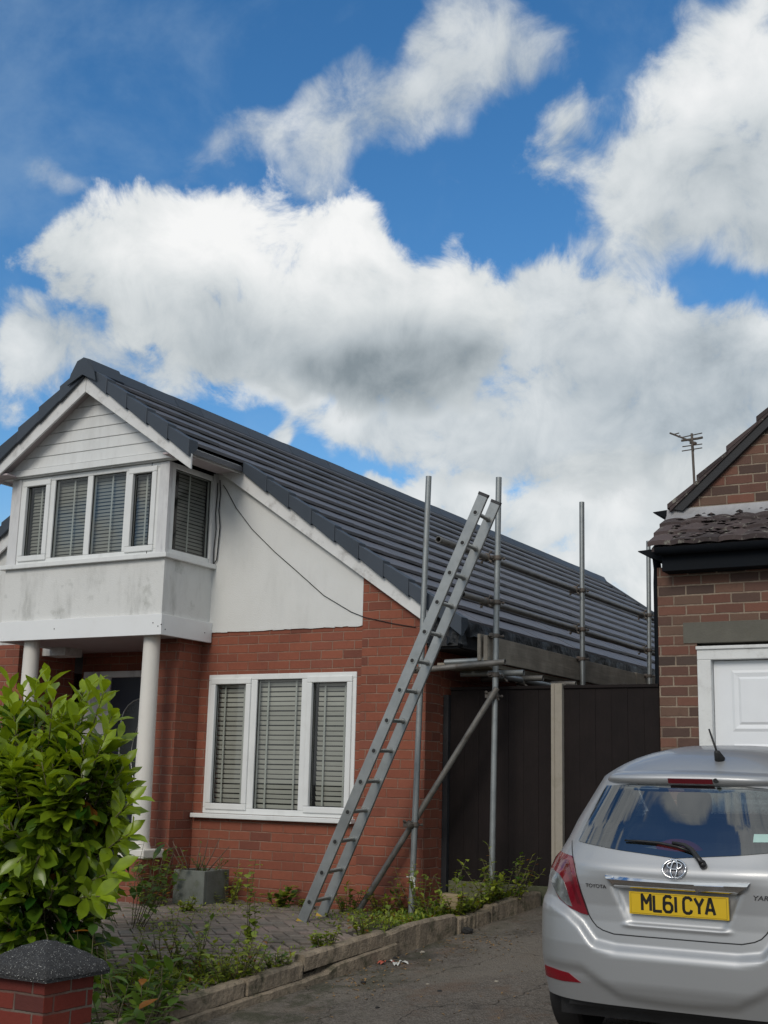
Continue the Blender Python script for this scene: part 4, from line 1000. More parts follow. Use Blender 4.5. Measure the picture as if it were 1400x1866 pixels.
def laurel():
    r = random.Random(42); bush = thing('laurel_bush', 'big glossy green laurel bush behind the brick gate pillar', 'bush', (-6.5, 6.75, -1.4))
    lv, st = MB(), MB(); C = Vector((-6.58, 6.75, -.36)); RX, RY, RZ = .80, .72, .93
    def shoot(base, axis, length, n, Ls, tone0):
        axis = axis.normalized(); end = base+axis*length
        st.tube([base-axis*.15, base+axis*length*.5+Vector((0, 0, .01)), end], [.006, .0045, .003], 5)
        ph = r.uniform(0, 6)
        x = axis.orthogonal().normalized(); y = axis.cross(x)
        for k in range(n):
            t = (k+.4)/n; p = base+axis*length*t; ph += 2.4
            side = x*math.cos(ph)+y*math.sin(ph); open_ = 1.15-.75*t
            d = axis*(1-.35*open_)+side*open_*.9+Vector((0, 0, -.10*(1-t)))
            L = Ls*r.uniform(.75, 1.15)*(1 if t < .8 else .8)
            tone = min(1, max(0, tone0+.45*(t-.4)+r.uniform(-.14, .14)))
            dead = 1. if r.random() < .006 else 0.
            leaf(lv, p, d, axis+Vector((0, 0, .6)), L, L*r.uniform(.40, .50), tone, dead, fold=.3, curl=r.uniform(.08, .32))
    LOB = [(Vector((-6.62, 6.75, -.15)), .60, .58, .58, 84), (Vector((-6.20, 6.55, -.30)), .48, .44, .54, 76), (Vector((-6.75, 6.6, -.75)), .66, .55, .55, 72), (Vector((-6.25, 6.5, -.85)), .44, .42, .46, 70), (Vector((-6.95, 6.9, .05)), .45, .45, .45, 50), (Vector((-5.98, 6.5, -.12)), .26, .3, .34, 26)]
    for (c_, ax_, ay_, az_, n_sh) in LOB:
        for _ in range(n_sh):
            n_ = rdir(r)
            if n_.y > .6: n_.y *= -1
            b = c_+Vector((n_.x*ax_, n_.y*ay_, n_.z*az_))*r.uniform(.78, 1.04)
            ax = n_*.7+Vector((0, 0, .75 if n_.z > -.3 else -.05))+rdir(r)*.35
            shoot(b-ax.normalized()*.18, ax, r.uniform(.14, .30), r.randint(6, 9), r.choice([.11, .15, .18, .20, .22]), .22+.55*max(0, (b.z+.9)/1.4))  # tone climbs with height, sunlight on the crown put into the leaf colour
        for _ in range(int(n_sh*3.6)):    # inner, older leaves; shade inside the crown put into their dark tone
            n_ = rdir(r); p = c_+Vector((n_.x*ax_, n_.y*ay_, n_.z*az_))*r.uniform(.35, .9)
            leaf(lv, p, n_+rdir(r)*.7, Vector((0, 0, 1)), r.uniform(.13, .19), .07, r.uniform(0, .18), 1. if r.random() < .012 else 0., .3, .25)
    # long new shoots standing above the crown
    for (px, py, Y) in [(88,1212,6.75),(35,1235,6.7),(178,1228,6.6),(205,1240,6.5),(150,1290,6.4),(238,1335,6.6),(10,1225,6.9),(255,1440,6.6),(248,1395,6.5),(120,1275,6.5),(232,1480,6.5),(62,1222,6.6),(135,1262,6.6),(162,1240,6.7),(222,1290,6.5),(262,1470,6.4),(210,1330,6.3),(255,1540,6.4),(15,1260,6.4),(100,1250,6.3),(225,1620,6.3),(190,1670,6.2)]:
        tip = at(px, py, 'Y', Y); b = tip+(C+Vector((0, 0, -.3))-tip).normalized()*.45
        shoot(b, tip-b+Vector((0, 0, .12)), .36, 11, .19, .68)
    for k in range(12):
        a = r.uniform(0, 6.28); p0 = Vector((-6.5+.1*math.cos(a), 6.85+.1*math.sin(a), -1.4)); n_ = rdir(r); n_.z = abs(n_.z)
        p1 = C+Vector((n_.x*RX, n_.y*RY, n_.z*RZ))*.75; st.tube([p0, (p0+p1)/2+rdir(r)*.08-Vector((0, 0, .1)), p1], [.022, .015, .007], 6)
    lv.build('foliage', 'laurel_leaf', bush, smooth=True); st.build('stems', 'stem_bark', bush, smooth=True)
laurel()
def plant(name, label, cat, base, h, n, Ls, mat, seed, spread=.35, group=None, ratio=.5, per=9, tone=(.2, .9), lean=(0, 0, 0), smat='stem_bark', r0=.004, droop=.1, bare=0.):
    r = random.Random(seed); t = thing(name, label, cat, base, group); lv, st = MB(), MB()
    for k in range(n):
        a = r.uniform(0, 6.28); q_ = r.random()**.5*spread*h; b = Vector(base)+Vector((math.cos(a)*q_*.35, math.sin(a)*q_*.35, 0))
        hh = h*r.uniform(.55, 1.) if k else h
        tip = b+Vector((math.cos(a)*q_, math.sin(a)*q_, hh))+Vector(lean)*hh; mid = (b+tip)/2+Vector((math.cos(a+1), math.sin(a+1), 0))*.06*hh
        pts = [b-Vector((0, 0, .03)), mid, tip]; st.tube(pts, [r0, r0*.8, r0*.4], 5)
        for i in range(per):
            u = bare+(1-bare)*(i+r.random())/per; p = (b*(1-u)**2+mid*2*u*(1-u)+tip*u*u); d = rdir(r); d.z = abs(d.z)*.5-droop
            L = Ls*r.uniform(.6, 1.15); leaf(lv, p, d, Vector((0, 0, 1)), L, L*ratio, r.uniform(*tone), 1. if r.random() < .02 else 0., .2, r.uniform(.0, .35), 2 if Ls < .06 else 4)
    lv.build('leaves', mat, t, smooth=True); st.build('stem', smat, t, smooth=True)
    return t
def onp(px, py):   # a point of the paving seen at this photo position
    d_ = ray(px, py); t = 4.
    while t < 30:
        q_ = d_*t
        if q_.z < z_pave(min(q_.x, xk(q_.y)), q_.y):
            for _k in range(10):
                t -= .03*.5**_k; q_ = d_*t
                if q_.z < z_pave(min(q_.x, xk(q_.y)), q_.y): pass
                else: t += .03*.5**_k
            return d_*t
        t += .06
    return d_*12
# suckers and weeds beside the pillar
for i, (px, py, Y, h, lab) in enumerate([(200, 1866, 5.7, .36, 'low dark leaves directly against the right face of the gate pillar'), (232, 1800, 6.6, .50, 'leafy shoot in front of the laurel, right of the pillar cap'), (275, 1860, 6.5, .30, 'small leafy sprout hanging over the front kerb stone'), (215, 1866, 5.75, .42, 'dark leafy sucker right beside the brick gate pillar'), (245, 1850, 6.3, .40, 'leafy shrub shoot between the gate pillar and the kerb end'),
                                    (190, 1850, 6.2, .62, 'taller leafy shoot rising behind the pillar cap corner')]):
    q = at(px, py, 'Y', Y); plant('leafy_shoot', lab, 'shrub', (q.x, q.y, z_pave(q.x, Y)), h, 6, .14, 'sucker_leaf', 60+i, .7, 'leafy shoots by the gate pillar', .42, 9, (.1, .8), droop=.15)
plant('straggly_shrub', 'straggly dark shrub with thin stems in front of the porch', 'shrub', tuple(onp(235, 1690)), .66, 10, .13, 'sucker_leaf', 71, .5, None, .42, 9, (.0, .6), droop=.2, bare=.3)
plant('straggly_shrub', 'green leafy stems growing up against the brick porch corner', 'shrub', tuple(onp(285, 1650)), .50, 12, .085, 'weed_leaf', 72, .5, None, .6, 12, (.0, .6), droop=.1)
plant('seedling_tree', 'thin upright seedling with small leaves on the block paving', 'seedling', tuple(onp(452, 1740)), .66, 3, .07, 'weed_leaf', 73, .10, None, .75, 26, (.2, .8), bare=.12, droop=.2)
W_ = [(300,1752,.24,6,'low weed clump on the paving between the shrub and the kerb'),(345,1762,.26,7,'bushy weed clump left of the thin seedling'),(385,1778,.20,6,'weed clump close to the kerb, left of the seedling'),
      (420,1785,.24,7,'leafy weed at the foot of the thin seedling'),(470,1782,.20,6,'yellow green weed on the kerb, right of the seedling'),(520,1765,.12,5,'small weed tuft on the kerb near the ladder'),
      (598,1732,.14,5,'small weed tuft in the paving below the ladder foot'),(640,1735,.17,6,'weed tuft on the paving between ladder and brace'),(668,1706,.22,6,'spindly weed growing beside the foot of the brace'),
      (415,1640,.30,6,'climbing weed against the brick wall beside the planter'),(512,1645,.17,6,'heart leaved weed at the wall base under the window'),(635,1655,.22,6,'weed at the wall base behind the brace foot'),
      (700,1658,.20,6,'dark weed at the wall base left of the front scaffold pole'),(775,1660,.40,6,'tall weed in front of the brick corner by the scaffold pole'),(790,1668,.16,7,'bright green weed patch at the brick corner'),
      (832,1662,.17,7,'weed between the brick corner and the stone block'),(860,1660,.30,7,'dark green weed behind the yellow stone block'),(925,1650,.22,7,'weed clump behind the outer scaffold pole foot'),
      (945,1640,.42,4,'tall pale weed standing up against the dark fence'),(985,1636,.34,3,'thin weed stalk by the fence post'),(815,1640,.26,8,'weed clump in the gap between the brick corner and the fence'),(905,1648,.20,9,'low bushy weed between the stone block and the outer pole'),(965,1640,.24,9,'bushy weed against the gravel board right of the outer pole'),(560,1650,.10,5,'tiny weed behind the ladder foot'),(340,1655,.12,5,'low weed in front of the grey planter')]
for i, (px, py, h, n, lab) in enumerate(W_):
    if i < 5: h *= 1.35
    q = onp(px, py+6); q.y = min(q.y, 10.2) if q.x < WX+.05 else min(q.y, 10.55); q.x = min(q.x, xk(q.y)-.12); q.z = z_pave(q.x, q.y)-.01
    plant('weed', lab, 'weed', tuple(q), h*1.15, n+2, .058 if i not in (10,) else .08, 'weed_leaf', 100+i, .6, 'weeds around the paving and kerb', .7, 15, (.0, .9) if i % 3 else (.3, 1.))
# ground cover (stuff)
gcv = MB(); r = random.Random(5)
def patch(px, py, sx, sy, n, L):
    for _ in range(n):
        q_ = onp(px+r.gauss(0, sx), py+r.gauss(0, sy))
        if q_.x > xk(q_.y)-.08 or q_.y > 10.6 or (q_.y > 10.22 and q_.x < WX+.03): continue
        dd = rdir(r); dd.z = abs(dd.z)*.8; leaf(gcv, (q_.x, q_.y, z_pave(q_.x, q_.y)+r.uniform(-.005, .03)), dd, Vector((0, 0, 1)), L*r.uniform(.5, 1.3), L*.5, r.random(), 1. if r.random() < .04 else 0., .2, .2, 2)
for a in [(720,1680,60,10,1000,.04),(800,1675,50,9,1300,.045),(880,1662,40,8,1200,.05),(950,1645,35,7,900,.05),(640,1670,40,6,260,.03),(500,1655,60,5,260,.025),(380,1662,35,6,320,.025),(300,1680,40,10,260,.03),(440,1775,60,12,520,.04),(350,1785,55,14,620,.045),(250,1800,45,22,560,.06),(900,1640,70,8,500,.045),(600,1735,50,7,150,.025)]: patch(*a)
o = gcv.build('ground_cover', 'weed_leaf', smooth=True, kind='stuff', loc=(-6, 9, -1.2)); tag(o, 'low weeds and creeping ground cover along the wall base and kerb', 'ground cover')
# planter
pq = at(373, 1588, 'Y', 9.72); pql = at(317, 1582, 'Y', 9.72); pzt = pq.z; pzb = z_pave(-7, 9.8)-.01; pwx = pq.x-pql.x
m = MB(); x0, x1 = pql.x, pq.x; y0, y1 = 9.72, 9.72+.38; wth = .035
m.box((x0, y0, pzb), (x1, y0+wth, pzt)); m.box((x0, y1-wth, pzb), (x1, y1, pzt)); m.box((x0, y0+wth, pzb), (x0+wth, y1-wth, pzt)); m.box((x1-wth, y0+wth, pzb), (x1, y1-wth, pzt))
pot = m.build('planter', 'planter_stone', bevel=.006, loc=((x0+x1)/2, 9.9, pzb)); tag(pot, 'square grey stone planter standing against the brick wall', 'planter')
m = MB(); m.box((x0+wth, y0+wth, pzb), (x1-wth, y1-wth, pzt-.03)); m.build('soil', 'soil', pot)
plant('withered_plant', 'bare twisted twigs of a withered plant in the grey planter', 'plant', (x0+.12, 9.88, pzt-.03), .32, 8, .03, 'weed_leaf', 201, .9, None, .5, 2, (.0, .2), smat='dry_twig', r0=.007)
plant('potted_plant', 'small grey green plant at the right of the grey planter', 'plant', (x0+.27, 9.88, pzt-.03), .17, 9, .035, 'sucker_leaf', 202, .9, None, .5, 14, (.2, .7))
# ------------------------------------------------------------------ bits on the ground
def drv(px, py):
    d_ = ray(px, py); t = 4.
    while t < 30:
        q_ = d_*t
        if q_.z < z_drive(q_.x, q_.y):
            for _k in range(10):
                t -= .03*.5**_k; q_ = d_*t
                if q_.z < z_drive(q_.x, q_.y): pass
                else: t += .03*.5**_k
            return d_*t
        t += .06
    return d_*10
def rock(name, p, s, mat, lab, cat, seed, sq=(1, 1, 1), group=None):
    r = random.Random(seed); m = MB(); n, k = 8, 6; V = []
    for j in range(k+1):
        for i in range(n):
            th, ph = math.pi*j/k, 2*math.pi*i/n; e = s*(1+r.uniform(-.18, .18))
            V.append((p[0]+e*sq[0]*math.sin(th)*math.cos(ph), p[1]+e*sq[1]*math.sin(th)*math.sin(ph), p[2]+e*sq[2]*math.cos(th)))
    m.add(V, [(j*n+i, (j+1)*n+i, (j+1)*n+(i+1) % n, j*n+(i+1) % n) for j in range(k) for i in range(n)])
    o = m.build(name, mat, loc=tuple(p)); tag(o, lab, cat, group); return o
q = onp(822, 1664); q.y = min(q.y, 10.45); sb = MB(); sb.obox((q.x-.09, q.y-.05, z_pave(q.x, q.y)-.02), (.17, .02, .0), (-.02, .12, 0), (.01, .0, .17)); o = sb.build('stone_block', 'stone_block', bevel=.018, loc=tuple(q)); tag(o, 'yellowish stone block standing among weeds by the brick corner', 'stone')
rock('charred_lump', drv(852, 1701)+Vector((0, 0, .02)), .045, 'charcoal', 'black charred lump lying by the kerb', 'debris', 1, (1.2, .8, .6))
for i, (px, py, s, lab) in enumerate([(662,1792,.02,'small dark stone on the drive near the kerb end'),(802,1808,.018,'small dark stone mid drive'),(770,1737,.02,'pale pebble below the kerb'),(780,1795,.014,'pale pebble in the middle of the drive'),(905,1790,.015,'light pebble on the drive left of the car'),(720,1748,.022,'dark clod beside the kerb joint'),(688,1838,.016,'dark stone nearest the bottom edge of the drive')]):
    rock('pebble', drv(px, py)+Vector((0, 0, s*.3)), s, 'charcoal' if i in (0, 1, 5, 6) else 'post_concrete', lab, 'pebble', 20+i, (1, 1, .5), 'pebbles on the driveway')
lt = MB(); q = drv(722, 1757)
for k in range(7):
    a = rnd.uniform(0, 6); c = q+Vector((math.cos(a)*.04, math.sin(a)*.03, .012)); leaf(lt, c, (math.cos(a), math.sin(a), .3), (0, 0, 1), .06, .035, .5, 0, .6, .5)
o = lt.build('crumpled_litter', 'white_litter', loc=tuple(q)); tag(o, 'crumpled white litter on the drive by the kerb step', 'litter')
lt = MB(); q = drv(706, 1757)
for k in range(5):
    a = rnd.uniform(0, 6); c = q+Vector((math.cos(a)*.03, math.sin(a)*.02, .012)); leaf(lt, c, (math.cos(a), math.sin(a), .3), (0, 0, 1), .05, .03, .5, 0, .6, .5)
o = lt.build('red_wrapper', 'red_litter', loc=tuple(q)); tag(o, 'torn red wrapper beside the white litter', 'litter')
dl_ = MB(); r = random.Random(9)
for _ in range(420):
    px, py = r.choice([(r.gauss(780, 70), r.gauss(1735, 12)), (r.gauss(700, 40), r.gauss(1760, 12)), (r.uniform(560, 990), r.uniform(1690, 1860)), (r.gauss(640, 60), r.gauss(1790, 15)), (r.gauss(870,50), r.gauss(1712,8))])
    q_ = drv(px, py)
    if q_.x < xk(q_.y)+.03 or q_.x > -3.0: continue
    dd = rdir(r); dd.z *= .15; leaf(dl_, q_+Vector((0, 0, .006)), dd, (0, 0, 1), r.uniform(.012, .045), r.uniform(.008, .02), r.random(), 0, .3, .3, 2)
o = dl_.build('leaf_debris', 'dead_leaf', kind='stuff', loc=(-4.4, 8, -1.4)); tag(o, 'scattered dead leaves and twigs on the tarmac drive', 'leaf litter')

# ------------------------------------------------------------------ the car
TH = .085; CO = Vector((-2.10, 7.35, -1.36))
car = bpy.data.objects.new('parked_car', None); COL.objects.link(car); car.location = (CO.x, CO.y, CO.z+EZ); car.rotation_euler = (TH, 0, 0); car['_o'] = (0, 0, 0)
tag(car, 'silver hatchback parked nose first before the white garage door', 'car')
def li(t, z): return float(np.interp(z, [a for a, b in t], [b for a, b in t]))
YR = [(.18,-.50),(.28,-.535),(.42,-.565),(.60,-.565),(.66,-.558),(.72,-.550),(.80,-.545),(.95,-.55),(1.0,-.54),(1.04,-.515),(1.2,-.40),(1.40,-.25),(1.43,-.24)]
YF = [(.18,2.95),(.3,3.12),(.5,3.17),(.7,3.15),(.82,3.02),(.92,2.55),(.98,2.25),(1.05,2.05),(1.2,1.75),(1.43,1.25)]
DT = [(.75,.65),(.9,.85),(1.0,1.1),(1.1,1.25)]; NE = 4.4
WT = [(.18,.80),(.3,.83),(.5,.8475),(.7,.8475),(.9,.84),(1.0,.815),(1.2,.74),(1.4,.64),(1.43,.62)]
BT = [(0,.597),(.32,.598),(.44,.616),(.48,.66),(.52,.708),(.60,.76),(.70,.80),(.85,.82)]
CT = [(0,.345),(.1,.346),(.3,.362),(.39,.413),(.51,.482),(.74,.486),(.85,.486)]
def sst(a, b, x): t = min(1, max(0, (x-a)/(b-a))); return t*t*(3-2*t)
def disp(x, z):
    a = abs(x); o = 0.
    o -= .040*sst(li(BT, a)+.018, li(BT, a)-.035, z)                    # bumper stands out
    o += .020*sst(li(CT, a)+.012, li(CT, a)-.030, z)*sst(.83, .70, a)      # tuck under the lower crease
    xr = .335-.45*(.90-z) if z < .90 else .335
    rec = sst(xr+.012, xr-.02, a)*sst(.700, .728, z)*sst(.925, .895, z)
    o += .026*rec*(.35+.65*sst(.70, .88, z))
    o -= .010*math.exp(-((z-.712)/.010)**2)*sst(.30, .24, a)               # lip under the number plate
    o -= .012*math.exp(-((z-(.985+.02*(a/.5)**2))/.03)**2)*sst(.75, .5, a)*.6
    return o
def fr_(x, z, sgn=1):
    w_ = li(WT, z); a = min(abs(x)/w_, .99995); D = li(DT, z)
    return li(YR, z)+D*(1-(1-a**NE)**(1/NE))+disp(x, z)
def ff_(x, z):
    w_ = li(WT, z); a = min(abs(x)/w_, .99995); D = .9
    return li(YF, z)-D*(1-(1-a**3.2)**(1/3.2))
def outline(z, n=90):
    w_ = li(WT, z); D = li(DT, z); P = []
    ts = np.linspace(0, 1, 1500)
    A = [(w_*t**1, None) for t in ts]
    pts = []
    for ph in np.linspace(0, math.pi/2, 1500):
        x = w_*math.sin(ph)**(2/NE); pts.append((x, li(YR, z)+D*(1-math.cos(ph)**(2/NE))+disp(x, z)*(1 if x < w_*.995 else 0)))
    def res(pts, n):
        d = [0]
        for a, b in zip(pts, pts[1:]): d.append(d[-1]+math.hypot(b[0]-a[0], b[1]-a[1]))
        t = np.linspace(0, d[-1], n); return list(zip(np.interp(t, d, [p[0] for p in pts]), np.interp(t, d, [p[1] for p in pts])))
    half = res(pts, n)
    pf_ = []
    for ph in np.linspace(math.pi/2, 0, 400):
        x = w_*math.sin(ph)**(2/3.2); pf_.append((x, li(YF, z)-.9*(1-math.cos(ph)**(2/3.2))))
    yA, yB = half[-1][1], pf_[0][1]
    side = [(w_, yA+(yB-yA)*k/40) for k in range(1, 40)]
    half = half+side+res(pf_, 26)
    return half
ZS = list(np.arange(.30, .58, .02))+list(np.arange(.58, .82, .007))+list(np.arange(.82, .90, .02))+list(np.arange(.90, 1.10, .018))+list(np.arange(1.10, 1.431, .022))
if ZS[-1] < 1.43: ZS.append(1.43)
rows = []
for z in ZS:
    h = outline(z); full = [(-x, y) for x, y in h[::-1][:-1]]+h   # front-left .. rear centre .. front-right
    full = full[:-1]
    rows.append([(x, y, z) for x, y in full])
NP = len(rows[0])
glassL = [(-.581,1.105),(-.566,1.163),(-.536,1.253),(-.484,1.390)]
def zb_(x): return float(np.interp(abs(x), [0,.155,.31,.443,.581], [1.055,1.068,1.080,1.094,1.105]))
def zt_(x): return float(np.interp(abs(x), [0,.319,.484,.536,.566,.581], [1.410,1.408,1.390,1.253,1.163,1.106]))
m = MB(); V = [p for row in rows for p in row]
zc1 = 1.43; rtop = rows[-1]; nr = 9
cyy = .45
for k in range(1, nr+1):
    s_ = 1-k/nr*1.0; s_ = math.cos(k/nr*math.pi/2*1.0) if False else 1-(k/nr)**1.6*.995
    for (x, y, z) in rtop:
        V.append((x*s_, cyy+(y-cyy)*s_, zc1+.150*(1-s_**3.0)))
Fc = []; NR = len(rows)+nr
for j in range(NR-1):
    for i in range(NP):
        a = (j*NP+i, j*NP+(i+1) % NP, (j+1)*NP+(i+1) % NP, (j+1)*NP+i)
        c = [sum(V[q_][k] for q_ in a)/4 for k in range(3)]
        if j < len(rows)-1:
            if c[1] < .35 and abs(c[0]) < .575 and zb_(c[0])+.012 < c[2] < zt_(c[0])-.012: continue
            if c[1] > 1.0 and abs(c[0]) < li(WT, c[2])*.86 and 1.03 < c[2] < 1.40: continue
            if abs(c[0]) > li(WT, c[2])*.985 and 1.03 < c[2] < 1.37 and .35 < c[1] < 1.35: continue
            if abs(c[0]) > .70 and (math.hypot(c[1], c[2]-.30) < .345 or math.hypot(c[1]-2.46, c[2]-.30) < .345): continue
        Fc.append(a)
m.add(V, Fc); body = m.build('body', 'silver_paint', car, smooth=50)
def surf(x, z, off): 
    e = .004; y = fr_(x, z); dx = (fr_(x+e, z)-fr_(x-e, z))/(2*e); dz = (fr_(x, z+e)-fr_(x, z-e))/(2*e)
    dx = max(-4, min(4, dx)); n_ = Vector((dx, -1, dz)).normalized(); return Vector((x, y, z))+n_*off
def cpatch(polys, off, name, mat, par, step=.015, skirt=.014, smooth=45, sf=surf):
    m = MB()
    for poly in polys:
        P = []
        for i in range(len(poly)):
            a, b = Vector(poly[i]), Vector(poly[(i+1) % len(poly)]); n_ = max(1, int((b-a).length/step))
            P += [a+(b-a)*k/n_ for k in range(n_)]
        nb_ = len(P); xs = [p.x for p in P]; zs = [p.y for p in P]
        def inside(x, z):
            c = False
            for i in range(nb_):
                a, b = P[i], P[i-1]
                if (a.y > z) != (b.y > z) and x < (b.x-a.x)*(z-a.y)/(b.y-a.y)+a.x: c = not c
            return c
        pts = list(P); x = min(xs)+step/2
        while x < max(xs):
            z = min(zs)+step/2
            while z < max(zs):
                if inside(x, z) and min((p-Vector((x, z))).length for p in P) > step*.5: pts.append(Vector((x, z)))
                z += step
            x += step
        vo, _, fo, *_r = delaunay_2d_cdt(pts, [(i, (i+1) % nb_) for i in range(nb_)], [], 1, 1e-6)
        fo2 = []
        for f in fo:
            c = sum((vo[i] for i in f), Vector((0, 0)))/len(f)
            if inside(c.x, c.y): fo2.append(f)
        V3 = [sf(v.x, v.y, off) for v in vo]
        m.add(V3, fo2)
        B = [sf(p.x, p.y, off) for p in P]+[sf(p.x, p.y, off-skirt) for p in P]
        m.add(B, [(i, (i+1) % nb_, nb_+(i+1) % nb_, nb_+i) for i in range(nb_)])
    return m.build(name, mat, par, smooth=smooth)
def mir(poly): return [(-x, z) for x, z in poly[::-1]]
# rear window
def gridpatch(s0, s1, t0_, t1_, ns, nt, off):
    V = [];
    for i in range(ns+1):
        s_ = s0+(s1-s0)*i/ns; x = -.580+1.160*s_
        for j in range(nt+1):
            t = t0_+(t1_-t0_)*j/nt; z = zb_(x)+(zt_(x)-zb_(x))*t; V.append(surf(x, z, off))
    return V, [(i*(nt+1)+j, (i+1)*(nt+1)+j, (i+1)*(nt+1)+j+1, i*(nt+1)+j+1) for i in range(ns) for j in range(nt)]
m = MB(); m.add(*gridpatch(0, 1, 0, 1, 80, 18, .004)); rw = m.build('rear_window', 'car_glass', car, smooth=True)
m = MB()
for a in ((0, 1, 0, .09, 80, 2), (0, 1, .95, 1, 80, 2), (0, .045, 0, 1, 4, 18), (.955, 1, 0, 1, 4, 18)): m.add(*gridpatch(*a, .0015))
m.build('window_seal', 'car_black', rw, smooth=True)
# windscreen and side glass
def fsurf(x, z, off): return Vector((x, ff_(x, z)+off, z))
cpatch([[(-.60,1.02),(.60,1.02),(.52,1.405),(-.52,1.405)]], .0, 'windscreen', 'car_glass', car, .05, .004, sf=fsurf)
for sd in (-1, 1):
    m = MB(); V = []
    for z in (1.0, 1.1, 1.2, 1.3, 1.39):
        for y in (.30, .7, 1.0, 1.38): V.append((sd*(li(WT, z)+.001), y, z))
    m.add(V, [(j*4+i, j*4+i+1, j*4+i+5, j*4+i+4) for j in range(4) for i in range(3)]); m.build('side_window', 'car_glass', car, smooth=True)
# lamps
LAMP = [(-.735,1.010),(-.700,1.036),(-.588,1.030),(-.567,1.000),(-.552,.956),(-.519,.846),(-.478,.745),(-.519,.750),(-.589,.771),(-.657,.808),(-.710,.870),(-.765,.94),(-.765,.985)]
LENS = [(-.762,.948),(-.718,.948),(-.663,.936),(-.625,.905),(-.603,.860),(-.585,.810),(-.572,.779),(-.600,.783),(-.640,.803),(-.690,.850),(-.735,.905)]
CORE = [(-.690,1.010),(-.600,1.008),(-.575,.955),(-.548,.870),(-.515,.790),(-.540,.800),(-.575,.900),(-.610,.960),(-.680,.975)]
for mr in (lambda p: p, mir):
    lo = cpatch([mr(LAMP)], .010, 'tail_lamp', 'lamp_red', car, .014, .02)
    cpatch([mr(LENS)], .0125, 'clear_lens', 'lamp_clear', lo, .012, .003)
    cpatch([mr(CORE)], .0118, 'inner_lens', 'lamp_dark_red', lo, .012, .002)
    cpatch([mr([(-.775,.447),(-.700,.446),(-.598,.440),(-.525,.399),(-.642,.391),(-.775,.389)])], .004, 'reflector', 'reflector_red', car, .02, .012)
# brake light strip and spoiler
def spoil(x, z, off): return Vector((x, fr_(x, min(z, 1.428))-.045*sst(1.40, 1.43, z)*sst(.60, .5, abs(x))+.35*max(0, z-1.43)-off, z))
m = MB(); V = []; sp = []
prof = [(1.412, -.002), (1.413, .012), (1.425, .030), (1.445, .038), (1.462, .030), (1.472, .004), (1.480, -.05), (1.487, -.13)]
xsn = np.linspace(-.56, .56, 60)
for x in xsn:
    a = abs(x)/.62; yb0 = li(YR, 1.43)+li(DT, 1.43)*(1-(1-min(a, .999)**NE)**(1/NE)); fade = sst(.56, .44, abs(x))
    for (z, o_) in prof:
        V.append((x, yb0-o_*fade+.05*(1-fade), 1.412+(z-1.412)*(.25+.75*fade)-.012*(1-fade)-.030*(a**2)*(z-1.41)/.07))
K = len(prof); m.add(V, [(i*K+j, (i+1)*K+j, (i+1)*K+j+1, i*K+j+1) for i in range(len(xsn)-1) for j in range(K-1)])
spo = m.build('spoiler', 'silver_paint', car, smooth=True)
m = MB(); V = []
xx = np.linspace(-.093, .150, 12)
for x in xx:
    a = abs(x)/.62; yb0 = li(YR, 1.43)+li(DT, 1.43)*(1-(1-a**NE)**(1/NE))
    V += [(x, yb0-.015, 1.417), (x, yb0-.034, 1.420), (x, yb0-.043, 1.447), (x, yb0-.030, 1.449)]
m.add(V, [(i*4+j, (i+1)*4+j, (i+1)*4+j+1, i*4+j+1) for i in range(11) for j in range(3)]+[(0, 1, 2, 3), (47, 46, 45, 44)]); m.build('brake_light', 'lamp_dark_red', spo, smooth=30)
m = MB(); yb0 = li(YR, 1.43); m.cyl((.172, yb0-.046, 1.436), (.172, yb0-.030, 1.436), .010, n=12); m.cyl((.166, yb0-.043, 1.440), (.166, yb0-.028, 1.44), .012, n=12); m.build('washer_jet', 'car_black', spo)
# seam of the tailgate
def ribbon(path, wd, off, name, mat, par, close=False):
    m = MB(); P = [Vector(p) for p in path]; Q = []
    for i in range(len(P)-1):
        n_ = max(1, int((P[i+1]-P[i]).length/.02)); Q += [P[i]+(P[i+1]-P[i])*k/n_ for k in range(n_)]
    Q.append(P[-1]); V = []
    for i, q_ in enumerate(Q):
        d = (Q[min(i+1, len(Q)-1)]-Q[max(i-1, 0)]).normalized(); nn_ = Vector((-d.y, d.x))*wd*.5
        V += [surf(q_.x-nn_.x, q_.y-nn_.y, off), surf(q_.x+nn_.x, q_.y+nn_.y, off)]
    m.add(V, [(i*2, i*2+1, i*2+3, i*2+2) for i in range(len(Q)-1)]); return m.build(name, mat, par)
hs = [(-.640,1.10),(-.600,1.045),(-.567,1.00),(-.552,.956),(-.515,.846),(-.474,.742),(-.455,.715),(-.430,.690),(-.396,.674),(-.334,.660),(-.2,.659),(0,.659)]
full = hs+[(-x, z) for x, z in hs[::-1][1:]]
ribbon(full, .006, .0012, 'tailgate_seam', 'car_black', body)
# chrome strip
CH = [(-.372,.958),(-.231,.953),(.0,.950),(.231,.953),(.389,.958),(.36,.928),(.311,.908),(.0,.901),(-.264,.905),(-.318,.912)]
chs = cpatch([CH], .012, 'chrome_strip', 'chrome', car, .008, .03, sf=lambda x, z, off: surf(x, z, off+(.022*max(0, 1-abs(z-.944)/(.014 if z > .944 else .045)) if off > 0 else 0)))
cpatch([[(.112,.940),(.262,.942),(.270,.927),(.120,.921)]], .036, 'handle_button', 'chrome', chs, .02, .01)
